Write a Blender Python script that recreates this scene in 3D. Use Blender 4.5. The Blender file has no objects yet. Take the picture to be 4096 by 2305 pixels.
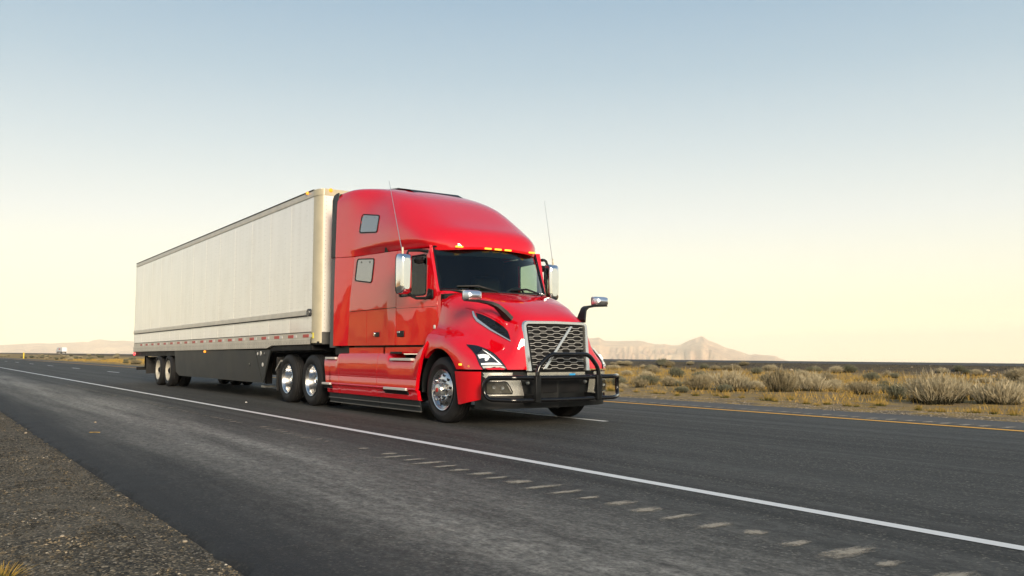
import bpy, math, random
import numpy as np
from mathutils import Vector, Matrix, noise

random.seed(7)
rng = np.random.default_rng(11)
scene = bpy.context.scene
col = scene.collection

# ------------------------------------------------------------------ camera
# X runs along the road (the way the truck drives), Y away from the gravel side, Z up, metres
cam_d = bpy.data.cameras.new('camera')
cam_d.sensor_width = 36.0
cam_d.lens = 30.14
cam_d.clip_start = 0.05
cam_d.clip_end = 60000
cam = bpy.data.objects.new('camera', cam_d)
col.objects.link(cam)
cr, cu, cf = Vector((0.572641, 0.819804, 0.001748)), Vector((0.060845, -0.044627, 0.997149)), Vector((-0.817545, 0.570902, 0.075436))
m = Matrix((cr, cu, -cf)).transposed().to_4x4()
m.translation = Vector((15.3459, -6.2411, 1.0144))
cam.matrix_world = m
scene.camera = cam

# ------------------------------------------------------------------ world
SUN_AZ, SUN_EL = math.radians(-16.0), math.radians(18.0)     # direction towards the sun
world = bpy.data.worlds.new('World')
scene.world = world
world.use_nodes = True
wn = world.node_tree
wn.nodes.clear()
w_out = wn.nodes.new('ShaderNodeOutputWorld')
w_bg = wn.nodes.new('ShaderNodeBackground')
w_tc = wn.nodes.new('ShaderNodeTexCoord')
w_sep = wn.nodes.new('ShaderNodeSeparateXYZ')
w_ramp = wn.nodes.new('ShaderNodeValToRGB')
w_sky = wn.nodes.new('ShaderNodeTexSky')
w_sky.sky_type = 'NISHITA'
w_sky.sun_disc = False
w_sky.sun_elevation = SUN_EL
w_sky.sun_rotation = math.pi / 2 - SUN_AZ
w_sky.air_density, w_sky.dust_density, w_sky.ozone_density = 1.0, 1.5, 1.5
w_scale = wn.nodes.new('ShaderNodeMixRGB')
w_scale.blend_type = 'MULTIPLY'
w_scale.inputs[0].default_value = 1.0
w_scale.inputs[2].default_value = (0.09, 0.09, 0.09, 1)
w_mix = wn.nodes.new('ShaderNodeMixRGB')
w_mix.inputs[0].default_value = 0.94
wn.links.new(w_tc.outputs['Generated'], w_sep.inputs[0])
wn.links.new(w_sep.outputs['Z'], w_ramp.inputs[0])
wn.links.new(w_sky.outputs[0], w_scale.inputs[1])
wn.links.new(w_scale.outputs[0], w_mix.inputs[1])
wn.links.new(w_ramp.outputs[0], w_mix.inputs[2])
wn.links.new(w_mix.outputs[0], w_bg.inputs[0])
wn.links.new(w_bg.outputs[0], w_out.inputs[0])
SKY = [(0.0, (1.35, 1.22, 0.68)), (0.02, (1.12, 1.04, 0.64)), (0.05, (0.87, 0.835, 0.585)), (0.09, (0.765, 0.76, 0.615)), (0.15, (0.65, 0.675, 0.635)),
       (0.23, (0.485, 0.555, 0.575)), (0.31, (0.345, 0.445, 0.510)), (0.39, (0.25, 0.362, 0.462)), (0.60, (0.135, 0.22, 0.335)), (1.0, (0.075, 0.145, 0.25))]
els = w_ramp.color_ramp.elements
els[0].position, els[0].color = SKY[0][0], SKY[0][1] + (1,)
els[1].position, els[1].color = SKY[-1][0], SKY[-1][1] + (1,)
for p_, c_ in SKY[1:-1]:
    e_ = els.new(p_)
    e_.color = c_ + (1,)
w_bg.inputs[1].default_value = 1.0

# ------------------------------------------------------------------ sun
sun_d = bpy.data.lights.new('sun', 'SUN')
sun_d.energy = 4.0
sun_d.angle = math.radians(18)
sun_d.color = (1.0, 0.83, 0.62)
sun = bpy.data.objects.new('sun', sun_d)
col.objects.link(sun)
to_sun = Vector((math.cos(SUN_AZ) * math.cos(SUN_EL), math.sin(SUN_AZ) * math.cos(SUN_EL), math.sin(SUN_EL)))
sun.rotation_euler = to_sun.to_track_quat('Z', 'Y').to_euler()
sun.location = (0, 0, 30)

vs = scene.view_settings
vs.view_transform = 'Standard'
vs.look = 'None'
vs.exposure = 0.52
vs.gamma = 1.0
vs.use_curve_mapping = False
scene.cycles.max_bounces = 8
scene.cycles.volume_bounces = 3
scene.cycles.transparent_max_bounces = 12


# ================================================================== helpers
class NT:
    def __init__(s, name):
        s.m = bpy.data.materials.new(name)
        s.m.use_nodes = True
        s.t = s.m.node_tree
        s.b = s.t.nodes['Principled BSDF']
        s.out = s.t.nodes['Material Output']

    def n(s, kind, **kw):
        nd = s.t.nodes.new('ShaderNode' + kind)
        for k, v in kw.items():
            setattr(nd, k, v)
        return nd

    def l(s, a, b):
        s.t.links.new(a, b)

    def coord(s, scale=(1, 1, 1), kind='Object'):
        if kind == 'Position':
            src = s.n('NewGeometry').outputs['Position']
        else:
            src = s.n('TexCoord').outputs[kind]
        mp = s.n('Mapping')
        mp.inputs['Scale'].default_value = scale
        s.l(src, mp.inputs[0])
        return mp.outputs[0]

    def noise(s, vec, scale=5, detail=4, rough=0.55, dist=0):
        nd = s.n('TexNoise')
        nd.inputs['Scale'].default_value = scale
        nd.inputs['Detail'].default_value = detail
        nd.inputs['Roughness'].default_value = rough
        nd.inputs['Distortion'].default_value = dist
        s.l(vec, nd.inputs['Vector'])
        return nd.outputs[0]

    def ramp(s, fac, stops):
        r = s.n('ValToRGB')
        e = r.color_ramp.elements
        e[0].position, e[0].color = stops[0][0], tuple(stops[0][1]) + (1,)
        e[1].position, e[1].color = stops[-1][0], tuple(stops[-1][1]) + (1,)
        for p, c in stops[1:-1]:
            x = e.new(p)
            x.color = tuple(c) + (1,)
        s.l(fac, r.inputs[0])
        return r.outputs[0]

    def fac(s, val, lo, hi):
        mr = s.n('MapRange')
        mr.inputs[1].default_value = lo
        mr.inputs[2].default_value = hi
        s.l(val, mr.inputs[0])
        return mr.outputs[0]

    def mix(s, fac, a, b, mode='MIX'):
        mx = s.n('MixRGB', blend_type=mode)
        for i, v in ((0, fac), (1, a), (2, b)):
            if hasattr(v, 'is_output'):
                s.l(v, mx.inputs[i])
            elif i == 0:
                mx.inputs[0].default_value = v
            else:
                mx.inputs[i].default_value = tuple(v) + (1,)
        return mx.outputs[0]

    def math(s, op, a, b=0.0, clamp=False):
        nd = s.n('Math', operation=op)
        nd.use_clamp = clamp
        for i, v in ((0, a), (1, b)):
            if hasattr(v, 'is_output'):
                s.l(v, nd.inputs[i])
            else:
                nd.inputs[i].default_value = v
        return nd.outputs[0]

    def bump(s, h, strength=0.3, dist=0.01):
        b = s.n('Bump')
        b.inputs['Strength'].default_value = strength
        b.inputs['Distance'].default_value = dist
        s.l(h, b.inputs['Height'])
        s.l(b.outputs[0], s.b.inputs['Normal'])

    def set(s, **kw):
        for k, v in kw.items():
            k = k.replace('_', ' ')
            inp = s.b.inputs[k]
            if hasattr(v, 'is_output'):
                s.l(v, inp)
            elif isinstance(v, (tuple, list)):
                inp.default_value = tuple(v) + (1,) if len(v) == 3 else v
            else:
                inp.default_value = v
        return s


def simple(name, c, rough=0.5, metal=0.0, var=0.12, scale=6.0, **kw):
    t = NT(name)
    n = t.noise(t.coord(kind='Position'), scale, 5)
    a = tuple(x * (1 - var) for x in c)
    b = tuple(min(1, x * (1 + var)) for x in c)
    t.set(Base_Color=t.ramp(n, [(0.3, a), (0.7, b)]), Metallic=metal,
          Roughness=t.ramp(n, [(0.3, (rough * .85,) * 3), (0.7, (min(1, rough * 1.15),) * 3)]), **kw)
    return t.m


class MB:
    """collects geometry of ONE part in world coordinates"""
    def __init__(s):
        s.v, s.f, s.mi = [], [], []

    def add(s, verts, faces, mi=0):
        o = len(s.v)
        s.v += [tuple(v) for v in verts]
        s.f += [tuple(i + o for i in f) for f in faces]
        s.mi += [mi] * len(faces)
        return s

    def box(s, x0, x1, y0, y1, z0, z1, mi=0):
        return s.add([(x, y, z) for x in (x0, x1) for y in (y0, y1) for z in (z0, z1)],
                     [(0, 1, 3, 2), (4, 6, 7, 5), (0, 4, 5, 1), (2, 3, 7, 6), (0, 2, 6, 4), (1, 5, 7, 3)], mi)

    def grid(s, rows, cu=False, cv=False, mi=0, flip=False):
        n, k = len(rows), len(rows[0])
        fs = []
        for i in range(n if cu else n - 1):
            for j in range(k if cv else k - 1):
                q = (i * k + j, ((i + 1) % n) * k + j, ((i + 1) % n) * k + (j + 1) % k, i * k + (j + 1) % k)
                fs.append(q[::-1] if flip else q)
        return s.add([p for r in rows for p in r], fs, mi)

    def poly(s, pts, mi=0):
        return s.add(pts, [tuple(range(len(pts)))], mi)

    def prism(s, pts, vec, mi=0):
        """polygon (3D, planar) pushed along vec"""
        n = len(pts)
        v = Vector(vec)
        a = [Vector(p) for p in pts]
        b = [p + v for p in a]
        fs = [tuple(range(n))[::-1], tuple(range(n, 2 * n))] + [(i, (i + 1) % n, (i + 1) % n + n, i + n) for i in range(n)]
        return s.add(a + b, fs, mi)

    def tube(s, path, r, n=10, closed=False, mi=0, caps=True):
        P = [Vector(p) for p in path]
        rows = []
        up = None
        for i, p in enumerate(P):
            if closed:
                t = (P[(i + 1) % len(P)] - P[i - 1]).normalized()
            else:
                t = (P[min(i + 1, len(P) - 1)] - P[max(i - 1, 0)]).normalized()
            if up is None:
                up = t.orthogonal().normalized()
            up = (up - t * up.dot(t)).normalized()
            w = t.cross(up)
            rr = r[i] if isinstance(r, (list, tuple)) else r
            rows.append([p + (up * math.cos(2 * math.pi * k / n) + w * math.sin(2 * math.pi * k / n)) * rr for k in range(n)])
        o = len(s.v)
        s.grid(rows, cu=closed, cv=True, mi=mi, flip=True)
        if caps and not closed:
            s.f += [tuple(range(o, o + n)), tuple(range(o + (len(P) - 1) * n, o + len(P) * n))[::-1]]
            s.mi += [mi, mi]
        return s

    def lathe(s, prof, c=(0, 0, 0), axis='Y', n=40, mi=0, closed=False):
        """prof: (radius, position along axis)"""
        rows = []
        for r, a in prof:
            row = []
            for k in range(n):
                t = 2 * math.pi * k / n
                x, z = r * math.cos(t), r * math.sin(t)
                row.append({'Y': (c[0] + x, c[1] + a, c[2] + z), 'X': (c[0] + a, c[1] + x, c[2] + z), 'Z': (c[0] + x, c[1] + z, c[2] + a)}[axis])
            rows.append(row)
        return s.grid(rows, cv=True, cu=closed, mi=mi)

    def mirror(s, yc=1.3):
        o = MB()
        o.v = [(x, 2 * yc - y, z) for x, y, z in s.v]
        o.f = [f[::-1] for f in s.f]
        o.mi = list(s.mi)
        return o

    def build(s, name, mat, parent=None, loc=(0, 0, 0), smooth=True, angle=35, bevel=0.0, seg=2, label=None, recalc=False, subsurf=0, local=False):
        me = bpy.data.meshes.new(name)
        L = Vector(loc)
        me.from_pydata([Vector(v) - (Vector() if local else L) for v in s.v], [], s.f)
        mats = mat if isinstance(mat, (list, tuple)) else [mat]
        for x in mats:
            me.materials.append(x)
        if len(mats) > 1:
            me.polygons.foreach_set('material_index', s.mi)
        if recalc:
            import bmesh
            b = bmesh.new()
            b.from_mesh(me)
            bmesh.ops.remove_doubles(b, verts=b.verts, dist=1e-5)
            bmesh.ops.recalc_face_normals(b, faces=b.faces)
            b.to_mesh(me)
            b.free()
        me.validate()
        if smooth:
            me.shade_smooth()
            me.set_sharp_from_angle(angle=math.radians(angle))
        ob = bpy.data.objects.new(name, me)
        col.objects.link(ob)
        ob['_w'] = list(L)
        if parent is not None:
            ob.parent = parent
            ob.location = L - Vector(parent['_w'])
        else:
            ob.location = L
        if bevel:
            bv = ob.modifiers.new('bevel', 'BEVEL')
            bv.width, bv.segments, bv.limit_method, bv.angle_limit = bevel, seg, 'ANGLE', math.radians(40)
        if subsurf:
            ss = ob.modifiers.new('subsurf', 'SUBSURF')
            ss.levels = ss.render_levels = subsurf
        if label:
            ob['label'] = label
        return ob


def tag(o, label, cat, group=None, kind=None):
    if label:
        o['label'] = label
    if cat:
        o['category'] = cat
    if group:
        o['group'] = group
    if kind:
        o['kind'] = kind
    return o


def empty(name, loc, parent=None):
    o = bpy.data.objects.new(name, None)
    o.empty_display_size = 0.3
    col.objects.link(o)
    o['_w'] = list(loc)
    if parent is not None:
        o.parent = parent
        o.location = Vector(loc) - Vector(parent['_w'])
    else:
        o.location = loc
    return o


def copy_tree(o, parent=None):
    c = o.copy()
    col.objects.link(c)
    c.parent = parent
    for ch in o.children:
        copy_tree(ch, c)
    return c


def cr_interp(xs, ys, x):
    """monotone-ish cubic interpolation of a table"""
    if x <= xs[0]:
        return ys[0]
    if x >= xs[-1]:
        return ys[-1]
    i = max(k for k in range(len(xs) - 1) if xs[k] <= x)
    h = xs[i + 1] - xs[i]
    t = (x - xs[i]) / h

    def sl(k):
        if k == 0:
            return (ys[1] - ys[0]) / (xs[1] - xs[0])
        if k == len(xs) - 1:
            return (ys[-1] - ys[-2]) / (xs[-1] - xs[-2])
        return (ys[k + 1] - ys[k - 1]) / (xs[k + 1] - xs[k - 1])
    m0, m1 = sl(i) * h, sl(i + 1) * h
    return (2 * t**3 - 3 * t**2 + 1) * ys[i] + (t**3 - 2 * t**2 + t) * m0 + (-2 * t**3 + 3 * t**2) * ys[i + 1] + (t**3 - t**2) * m1


def lerp(xs, ys, x):
    return float(np.interp(x, xs, ys))


def fr(a, b, n):
    return [a + (b - a) * i / (n - 1) for i in range(n)]


# ================================================================== materials
M = {}


def red_paint():
    t = NT('red_paint')
    pos = t.coord(kind='Position')
    n = t.noise(pos, 1.6, 2, 0.5)
    dust = t.noise(t.coord((2, 2, 5), kind='Position'), 3, 6, 0.65)
    c = t.mix(t.fac(dust, 0.55, 0.95), (0.60, 0.002, 0.009), (0.55, 0.008, 0.011))
    t.set(Base_Color=c, Roughness=0.4, Specular_IOR_Level=0.0, Coat_Weight=1.0, Coat_Roughness=0.02, Coat_IOR=1.9)
    b = t.n('Bump')
    b.inputs['Strength'].default_value = 0.25
    b.inputs['Distance'].default_value = 0.02
    t.l(n, b.inputs['Height'])
    t.l(b.outputs[0], t.b.inputs['Normal'])
    t.l(b.outputs[0], t.b.inputs['Coat Normal'])
    return t.m


M['red'] = red_paint()


def trailer_white():
    t = NT('trailer_white')
    pos = t.coord(kind='Position')
    streak = t.noise(t.coord((2.2, 1, 0.12), kind='Position'), 2.5, 6, 0.6)
    blot = t.noise(pos, 0.9, 5, 0.6)
    c = t.mix(t.fac(streak, 0.45, 0.8), (0.87, 0.845, 0.785), (0.80, 0.77, 0.70))
    c = t.mix(t.math('MULTIPLY', t.fac(blot, 0.5, 0.85), 0.5), c, (0.62, 0.58, 0.50))
    t.set(Base_Color=c, Roughness=0.3, IOR=1.5, Coat_Weight=1.0, Coat_Roughness=0.07, Coat_IOR=1.75)
    wav = t.noise(t.coord((1.6, 1, 0.5), kind='Position'), 1.3, 2)
    t.bump(wav, 0.25, 0.03)
    return t.m


M['trailer'] = trailer_white()
M['trailer_trim'] = simple('trailer_trim', (0.52, 0.48, 0.40), 0.35, 0.0, 0.14, 3)
M['cream_metal'] = simple('cream_metal', (0.50, 0.45, 0.32), 0.32, 0.0, 0.1, 3)
M['rivet'] = simple('rivet_metal', (0.34, 0.33, 0.31), 0.4, 0.3)
M['chrome'] = simple('chrome', (0.86, 0.86, 0.86), 0.06, 1.0, 0.03)
M['mirror_chrome'] = simple('mirror_chrome', (0.93, 0.94, 0.96), 0.34, 1.0, 0.03)
M['grille_metal'] = simple('grille_metal', (0.42, 0.41, 0.39), 0.40, 0.3, 0.05)
M['silver'] = simple('silver_trim', (0.70, 0.69, 0.66), 0.22, 0.85, 0.05)
M['alu'] = simple('aluminium', (0.66, 0.66, 0.66), 0.24, 1.0, 0.06, 14)
M['alu_dull'] = simple('aluminium_brushed', (0.62, 0.62, 0.60), 0.34, 1.0, 0.08, 9)
M['white_steel'] = simple('white_steel_rim', (0.42, 0.40, 0.34), 0.45, 0.0, 0.2, 5)
M['black_gloss'] = simple('black_gloss', (0.006, 0.006, 0.007), 0.12, 0.0, 0.2)
M['black'] = simple('black_plastic', (0.008, 0.009, 0.010), 0.48, 0.0, 0.25, Specular_IOR_Level=0.22)
M['rubber'] = simple('rubber', (0.018, 0.018, 0.019), 0.62, 0.0, 0.3, 4, Specular_IOR_Level=0.22)
M['tread'] = M['rubber']
M['extender'] = simple('extender_rubber', (0.016, 0.022, 0.023), 0.5, 0.0, 0.15)
M['extender_grey'] = simple('extender_grey', (0.10, 0.10, 0.095), 0.5, 0.0, 0.15)
M['skirt'] = simple('skirt_panel', (0.027, 0.031, 0.033), 0.42, 0.0, 0.25, 1.2, Specular_IOR_Level=0.22)
M['steel_dark'] = simple('chassis_steel', (0.007, 0.007, 0.008), 0.55, 0.1, 0.3, Specular_IOR_Level=0.22)
M['interior'] = simple('cab_interior', (0.014, 0.014, 0.014), 0.7, 0.0, 0.2, Specular_IOR_Level=0.22)
M['strip_red'] = simple('reflective_red', (0.45, 0.03, 0.025), 0.3, 0.0, 0.15)
M['strip_white'] = simple('reflective_white', (0.62, 0.61, 0.57), 0.35, 0.0, 0.08)
M['sticker_yellow'] = simple('sticker_yellow', (0.62, 0.56, 0.03), 0.4)
M['sticker_blue'] = simple('sticker_blue', (0.03, 0.30, 0.62), 0.4)
M['lamp_grey'] = simple('lamp_housing', (0.055, 0.06, 0.068), 0.25, 0.2)
M['yellow_post'] = simple('yellow_post', (0.70, 0.52, 0.03), 0.5)


def emit(name, c, e, strength):
    t = NT(name)
    n = t.noise(t.coord(kind='Position'), 60, 2)
    t.set(Base_Color=t.ramp(n, [(0.3, tuple(x * .85 for x in c)), (0.7, c)]), Roughness=0.25, Emission_Color=e, Emission_Strength=strength)
    return t.m


M['amber'] = emit('amber_lamp', (0.75, 0.22, 0.01), (1.0, 0.36, 0.03), 0.9)
M['amber_hot'] = emit('amber_lamp_bright', (0.9, 0.5, 0.05), (1.0, 0.50, 0.04), 0.9)
M['amber_dim'] = emit('amber_lens', (0.55, 0.22, 0.05), (1.0, 0.4, 0.05), 0.15)
M['red_lamp'] = emit('red_lamp', (0.6, 0.02, 0.03), (1.0, 0.05, 0.06), 1.4)
M['led'] = emit('led_white', (0.9, 0.9, 0.88), (1.0, 0.97, 0.88), 0.45)


def glass(name, tint, refl=1.0, dark=0.0):
    t = NT(name)
    tr = t.n('BsdfTransparent')
    tr.inputs[0].default_value = tuple(tint) + (1,)
    gl = t.n('BsdfGlossy')
    gl.inputs['Roughness'].default_value = 0.01
    gl.inputs['Color'].default_value = (refl, refl, refl, 1)
    lw = t.n('LayerWeight')
    lw.inputs['Blend'].default_value = 0.5
    fz = t.math('ADD', 0.045, t.math('MULTIPLY', t.math('POWER', lw.outputs['Facing'], 4.0), 0.95))
    n = t.noise(t.coord(kind='Position'), 1.5, 2)
    b = t.n('Bump')
    b.inputs['Strength'].default_value = 0.04
    b.inputs['Distance'].default_value = 0.02
    t.l(n, b.inputs['Height'])
    t.l(b.outputs[0], gl.inputs['Normal'])
    t.l(b.outputs[0], lw.inputs['Normal'])
    mx = t.n('MixShader')
    t.l(fz, mx.inputs[0])
    t.l(tr.outputs[0], mx.inputs[1])
    t.l(gl.outputs[0], mx.inputs[2])
    t.l(mx.outputs[0], t.out.inputs[0])
    return t.m


M['glass'] = glass('windscreen_glass', (0.58, 0.72, 0.62))
M['glass_side'] = glass('side_glass', (0.66, 0.72, 0.62))
M['glass_clear'] = glass('lamp_glass', (0.93, 0.94, 0.95))


def dark_glass():
    t = NT('sleeper_glass')
    n = t.noise(t.coord(kind='Position'), 2.0, 2)
    t.set(Base_Color=t.ramp(n, [(0.3, (0.05, 0.055, 0.055)), (0.7, (0.065, 0.07, 0.068))]), Roughness=0.03, IOR=1.9, Coat_Weight=1.0, Coat_Roughness=0.02, Coat_IOR=2.2)
    return t.m


M['sleeper_glass'] = dark_glass()


def asphalt(name, base, shoulder=True):
    t = NT(name)
    pos = t.coord(kind='Position')
    fine = t.noise(pos, 85, 3, 0.8)
    grit = t.n('TexVoronoi')
    grit.inputs['Scale'].default_value = 72
    t.l(pos, grit.inputs['Vector'])
    gv = t.n('SeparateColor')
    t.l(grit.outputs['Color'], gv.inputs[0])
    mid = t.noise(t.coord((0.09, 1.3, 1), kind='Position'), 1.5, 6, 0.68, 0.2)
    streak = t.noise(t.coord((0.03, 1.6, 1), kind='Position'), 2.2, 5, 0.6)
    c = t.ramp(fine, [(0.30, tuple(x * 0.25 for x in base)), (0.5, base), (0.72, tuple(x * 2.6 for x in base))])
    c = t.mix(t.fac(gv.outputs[0], 0.84, 0.96), c, (0.20, 0.185, 0.155))
    mot = t.noise(t.coord((0.6, 1, 1), kind='Position'), 11, 5, 0.75)
    mot2 = t.noise(pos, 30, 3, 0.7)
    c = t.mix(t.math('MULTIPLY', t.fac(mot, 0.50, 0.68), 0.65), c, tuple(x * 2.3 for x in base))
    c = t.mix(t.math('MULTIPLY', t.fac(mot2, 0.52, 0.40), 0.65), c, tuple(x * 0.30 for x in base))
    c = t.mix(t.math('MULTIPLY', t.fac(mid, 0.45, 0.72), 0.55), c, tuple(x * 2.6 for x in base))
    c = t.mix(t.math('MULTIPLY', t.fac(streak, 0.42, 0.66), 0.7), c, tuple(x * 0.42 for x in base))
    streak2 = t.noise(t.coord((0.02, 1.1, 4), kind='Position'), 1.7, 5, 0.6)
    c = t.mix(t.math('MULTIPLY', t.math('MULTIPLY', t.fac(streak2, 0.45, 0.66), t.fac(mot, 0.32, 0.66)), 0.75), c, tuple(x * 3.4 for x in base))
    if shoulder:
        sx = t.n('SeparateXYZ')
        t.l(pos, sx.inputs[0])
        wob = t.noise(t.coord((0.10, 0.6, 1), kind='Position'), 1.5, 5, 0.62, 0.4)
        y = t.math('ADD', sx.outputs[1], t.math('MULTIPLY', t.math('SUBTRACT', wob, 0.5), 1.5))
        # dusty pale band on the hard shoulder, tar-dark strip along its outer edge, worn wheel tracks in the lanes
        band = t.math('MULTIPLY', t.math('MULTIPLY', t.fac(y, -4.6, -3.5), t.fac(y, -2.2, -3.1)), t.fac(mid, 0.25, 0.6))
        dustc = t.mix(t.math('MULTIPLY', t.fac(mot, 0.30, 0.66), t.fac(mot2, 0.25, 0.60)), (0.080, 0.078, 0.070), (0.47, 0.45, 0.40))
        c = t.mix(t.math('MULTIPLY', band, 0.95), c, dustc)
        y2 = t.math('ADD', sx.outputs[1], t.math('MULTIPLY', t.math('SUBTRACT', wob, 0.5), 0.35))
        edge = t.fac(y2, -4.05, -4.75)
        c = t.mix(t.math('MULTIPLY', edge, 0.80), c, (0.017, 0.018, 0.019))
        inner = t.fac(y, 5.9, 6.3)
        c = t.mix(t.math('MULTIPLY', inner, 0.7), c, (0.135, 0.125, 0.115))
    t.set(Base_Color=c, Roughness=t.ramp(fine, [(0.3, (0.62,) * 3), (0.7, (0.88,) * 3)]), Specular_IOR_Level=0.3)
    t.bump(t.math('ADD', fine, t.math('MULTIPLY', gv.outputs[1], 0.4)), 0.55, 0.006)
    return t.m


M['asphalt'] = asphalt('asphalt', (0.0345, 0.0345, 0.0320))
M['asphalt_far'] = asphalt('asphalt_far', (0.045, 0.043, 0.040), False)


def paint_line(name, c, wear):
    t = NT(name)
    pos = t.coord(kind='Position')
    w = t.noise(pos, 38, 5, 0.7)
    w2 = t.noise(pos, 2.5, 4)
    f = t.math('MULTIPLY', t.fac(w, 0.60, 0.78), t.fac(w2, 0.35, 0.75))
    t.set(Base_Color=t.mix(t.math('MULTIPLY', f, wear), c, (0.10, 0.10, 0.095)), Roughness=0.6)
    t.bump(w, 0.2, 0.004)
    return t.m


M['line_white'] = paint_line('line_white', (0.74, 0.75, 0.74), 0.8)
M['line_yellow'] = paint_line('line_yellow', (0.86, 0.42, 0.012), 0.4)


def dust_mat():
    t = NT('groove_dust')
    g = t.n('TexCoord').outputs['Generated']
    sub = t.n('VectorMath', operation='SUBTRACT')
    sub.inputs[1].default_value = (.5, .5, .5)
    t.l(g, sub.inputs[0])
    mul = t.n('VectorMath', operation='MULTIPLY')
    mul.inputs[1].default_value = (2, 2, 0)
    t.l(sub.outputs[0], mul.inputs[0])
    ln = t.n('VectorMath', operation='LENGTH')
    t.l(mul.outputs[0], ln.inputs[0])
    n = t.noise(t.coord((2.2, .8, 1), kind='Position'), 14, 6, .7)
    f = t.noise(t.coord(kind='Position'), 70, 4, .7)
    d = t.math('ADD', ln.outputs['Value'], t.math('MULTIPLY', t.math('SUBTRACT', n, .5), 1.9))
    a = t.math('MULTIPLY', t.fac(d, .88, .25), .80)
    t.set(Base_Color=t.ramp(f, [(.3, (.30, .265, .205)), (.7, (.52, .465, .375))]), Roughness=.95, Alpha=a)
    return t.m


M['dust'] = dust_mat()


def ground_mat():
    t = NT('desert_ground')
    pos = t.coord(kind='Position')
    sx = t.n('SeparateXYZ')
    t.l(pos, sx.inputs[0])
    big = t.noise(pos, 0.22, 5, 0.6)
    midn = t.noise(pos, 1.6, 6, 0.65)
    fine = t.noise(pos, 34, 5, 0.75)
    vor = t.n('TexVoronoi')
    vor.inputs['Scale'].default_value = 75
    t.l(pos, vor.inputs['Vector'])
    vc = t.n('SeparateColor')
    t.l(vor.outputs['Color'], vc.inputs[0])
    # sandy desert with dry straw patches
    c = t.ramp(fine, [(0.28, (0.11, 0.08, 0.045)), (0.5, (0.25, 0.19, 0.11)), (0.75, (0.42, 0.33, 0.20))])
    straw = t.fac(midn, 0.42, 0.62)
    c = t.mix(t.math('MULTIPLY', straw, 0.75), c, (0.44, 0.29, 0.07))
    # gravel of the near verge
    g = t.ramp(vc.outputs[0], [(0.0, (0.018, 0.018, 0.016)), (0.35, (0.058, 0.055, 0.047)), (0.72, (0.13, 0.115, 0.085)), (0.90, (0.27, 0.215, 0.135)), (1.0, (0.46, 0.40, 0.31))])
    g = t.mix(t.math('MULTIPLY', t.fac(fine, 0.45, 0.75), .6), g, (0.07, 0.066, 0.055), 'MIX')
    d = t.mix(t.math('MULTIPLY', t.fac(midn, 0.45, 0.72), .7), g, (0.17, 0.15, 0.115))
    near = t.fac(sx.outputs[1], -3.5, -4.5)
    c = t.mix(near, c, d)
    # dark crushed rock on the bank of the other carriageway
    yb = t.math('ADD', sx.outputs[1], t.math('MULTIPLY', t.math('SUBTRACT', midn, 0.5), 5.0))
    bank = t.math('MULTIPLY', t.fac(yb, 30.0, 32.2), t.fac(sx.outputs[1], 47.5, 46.0))
    bk = t.ramp(vc.outputs[1], [(0.0, (0.018, 0.017, 0.016)), (0.6, (0.055, 0.048, 0.04)), (0.93, (0.13, 0.11, 0.085)), (1.0, (0.30, 0.26, 0.2))])
    c = t.mix(t.math('MULTIPLY', bank, 0.8), c, bk)
    # dark fine gravel where the median meets the pavement
    med = t.math('MULTIPLY', t.fac(yb, 8.6, 7.6), t.fac(sx.outputs[1], 7.0, 7.2))
    c = t.mix(t.math('MULTIPLY', med, 0.8), c, t.mix(vc.outputs[0], (0.05, 0.048, 0.043), (0.22, 0.195, 0.15)))
    t.set(Base_Color=c, Roughness=0.95, Specular_IOR_Level=0.2)
    t.bump(t.math('ADD', fine, t.math('MULTIPLY', vor.outputs['Distance'], -0.8)), 0.8, 0.02)
    return t.m


M['ground'] = ground_mat()


def mountain_mat(name='mountain_rock', k=(1, 1, 1)):
    t = NT(name)
    pos = t.coord(kind='Position')
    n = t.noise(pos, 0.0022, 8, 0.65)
    strata_shade = t.noise(t.coord((0.2, 0.2, 3.0), kind='Position'), 0.01, 6, 0.6)
    c = t.ramp(n, [(0.36, (0.40, 0.23, 0.16)), (0.5, (0.60, 0.39, 0.25)), (0.64, (0.76, 0.54, 0.34))])  # rock tones spread wider so the dark ones act as shadow patches
    c = t.mix(t.math('MULTIPLY', t.fac(strata_shade, 0.45, 0.65), 0.4), c, (0.42, 0.29, 0.21))
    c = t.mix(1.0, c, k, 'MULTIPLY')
    t.set(Base_Color=c, Roughness=1.0, Specular_IOR_Level=0.0)
    return t.m


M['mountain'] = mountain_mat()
M['glow_rock'] = mountain_mat('alpenglow_rock', (1.05, 0.72, 0.36))  # orange evening glow put into the rock colour for the paintwork to mirror


def leafy(name, stops, rough=0.85, scale=14):
    t = NT(name)
    oi = t.n('ObjectInfo')
    n = t.noise(t.coord(kind='Position'), scale, 3)
    f = t.math('ADD', t.math('MULTIPLY', oi.outputs['Random'], 0.40), t.math('MULTIPLY', t.fac(n, 0.30, 0.70), 0.65))
    t.set(Base_Color=t.ramp(f, stops), Roughness=rough, Specular_IOR_Level=0.15)
    return t.m


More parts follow.
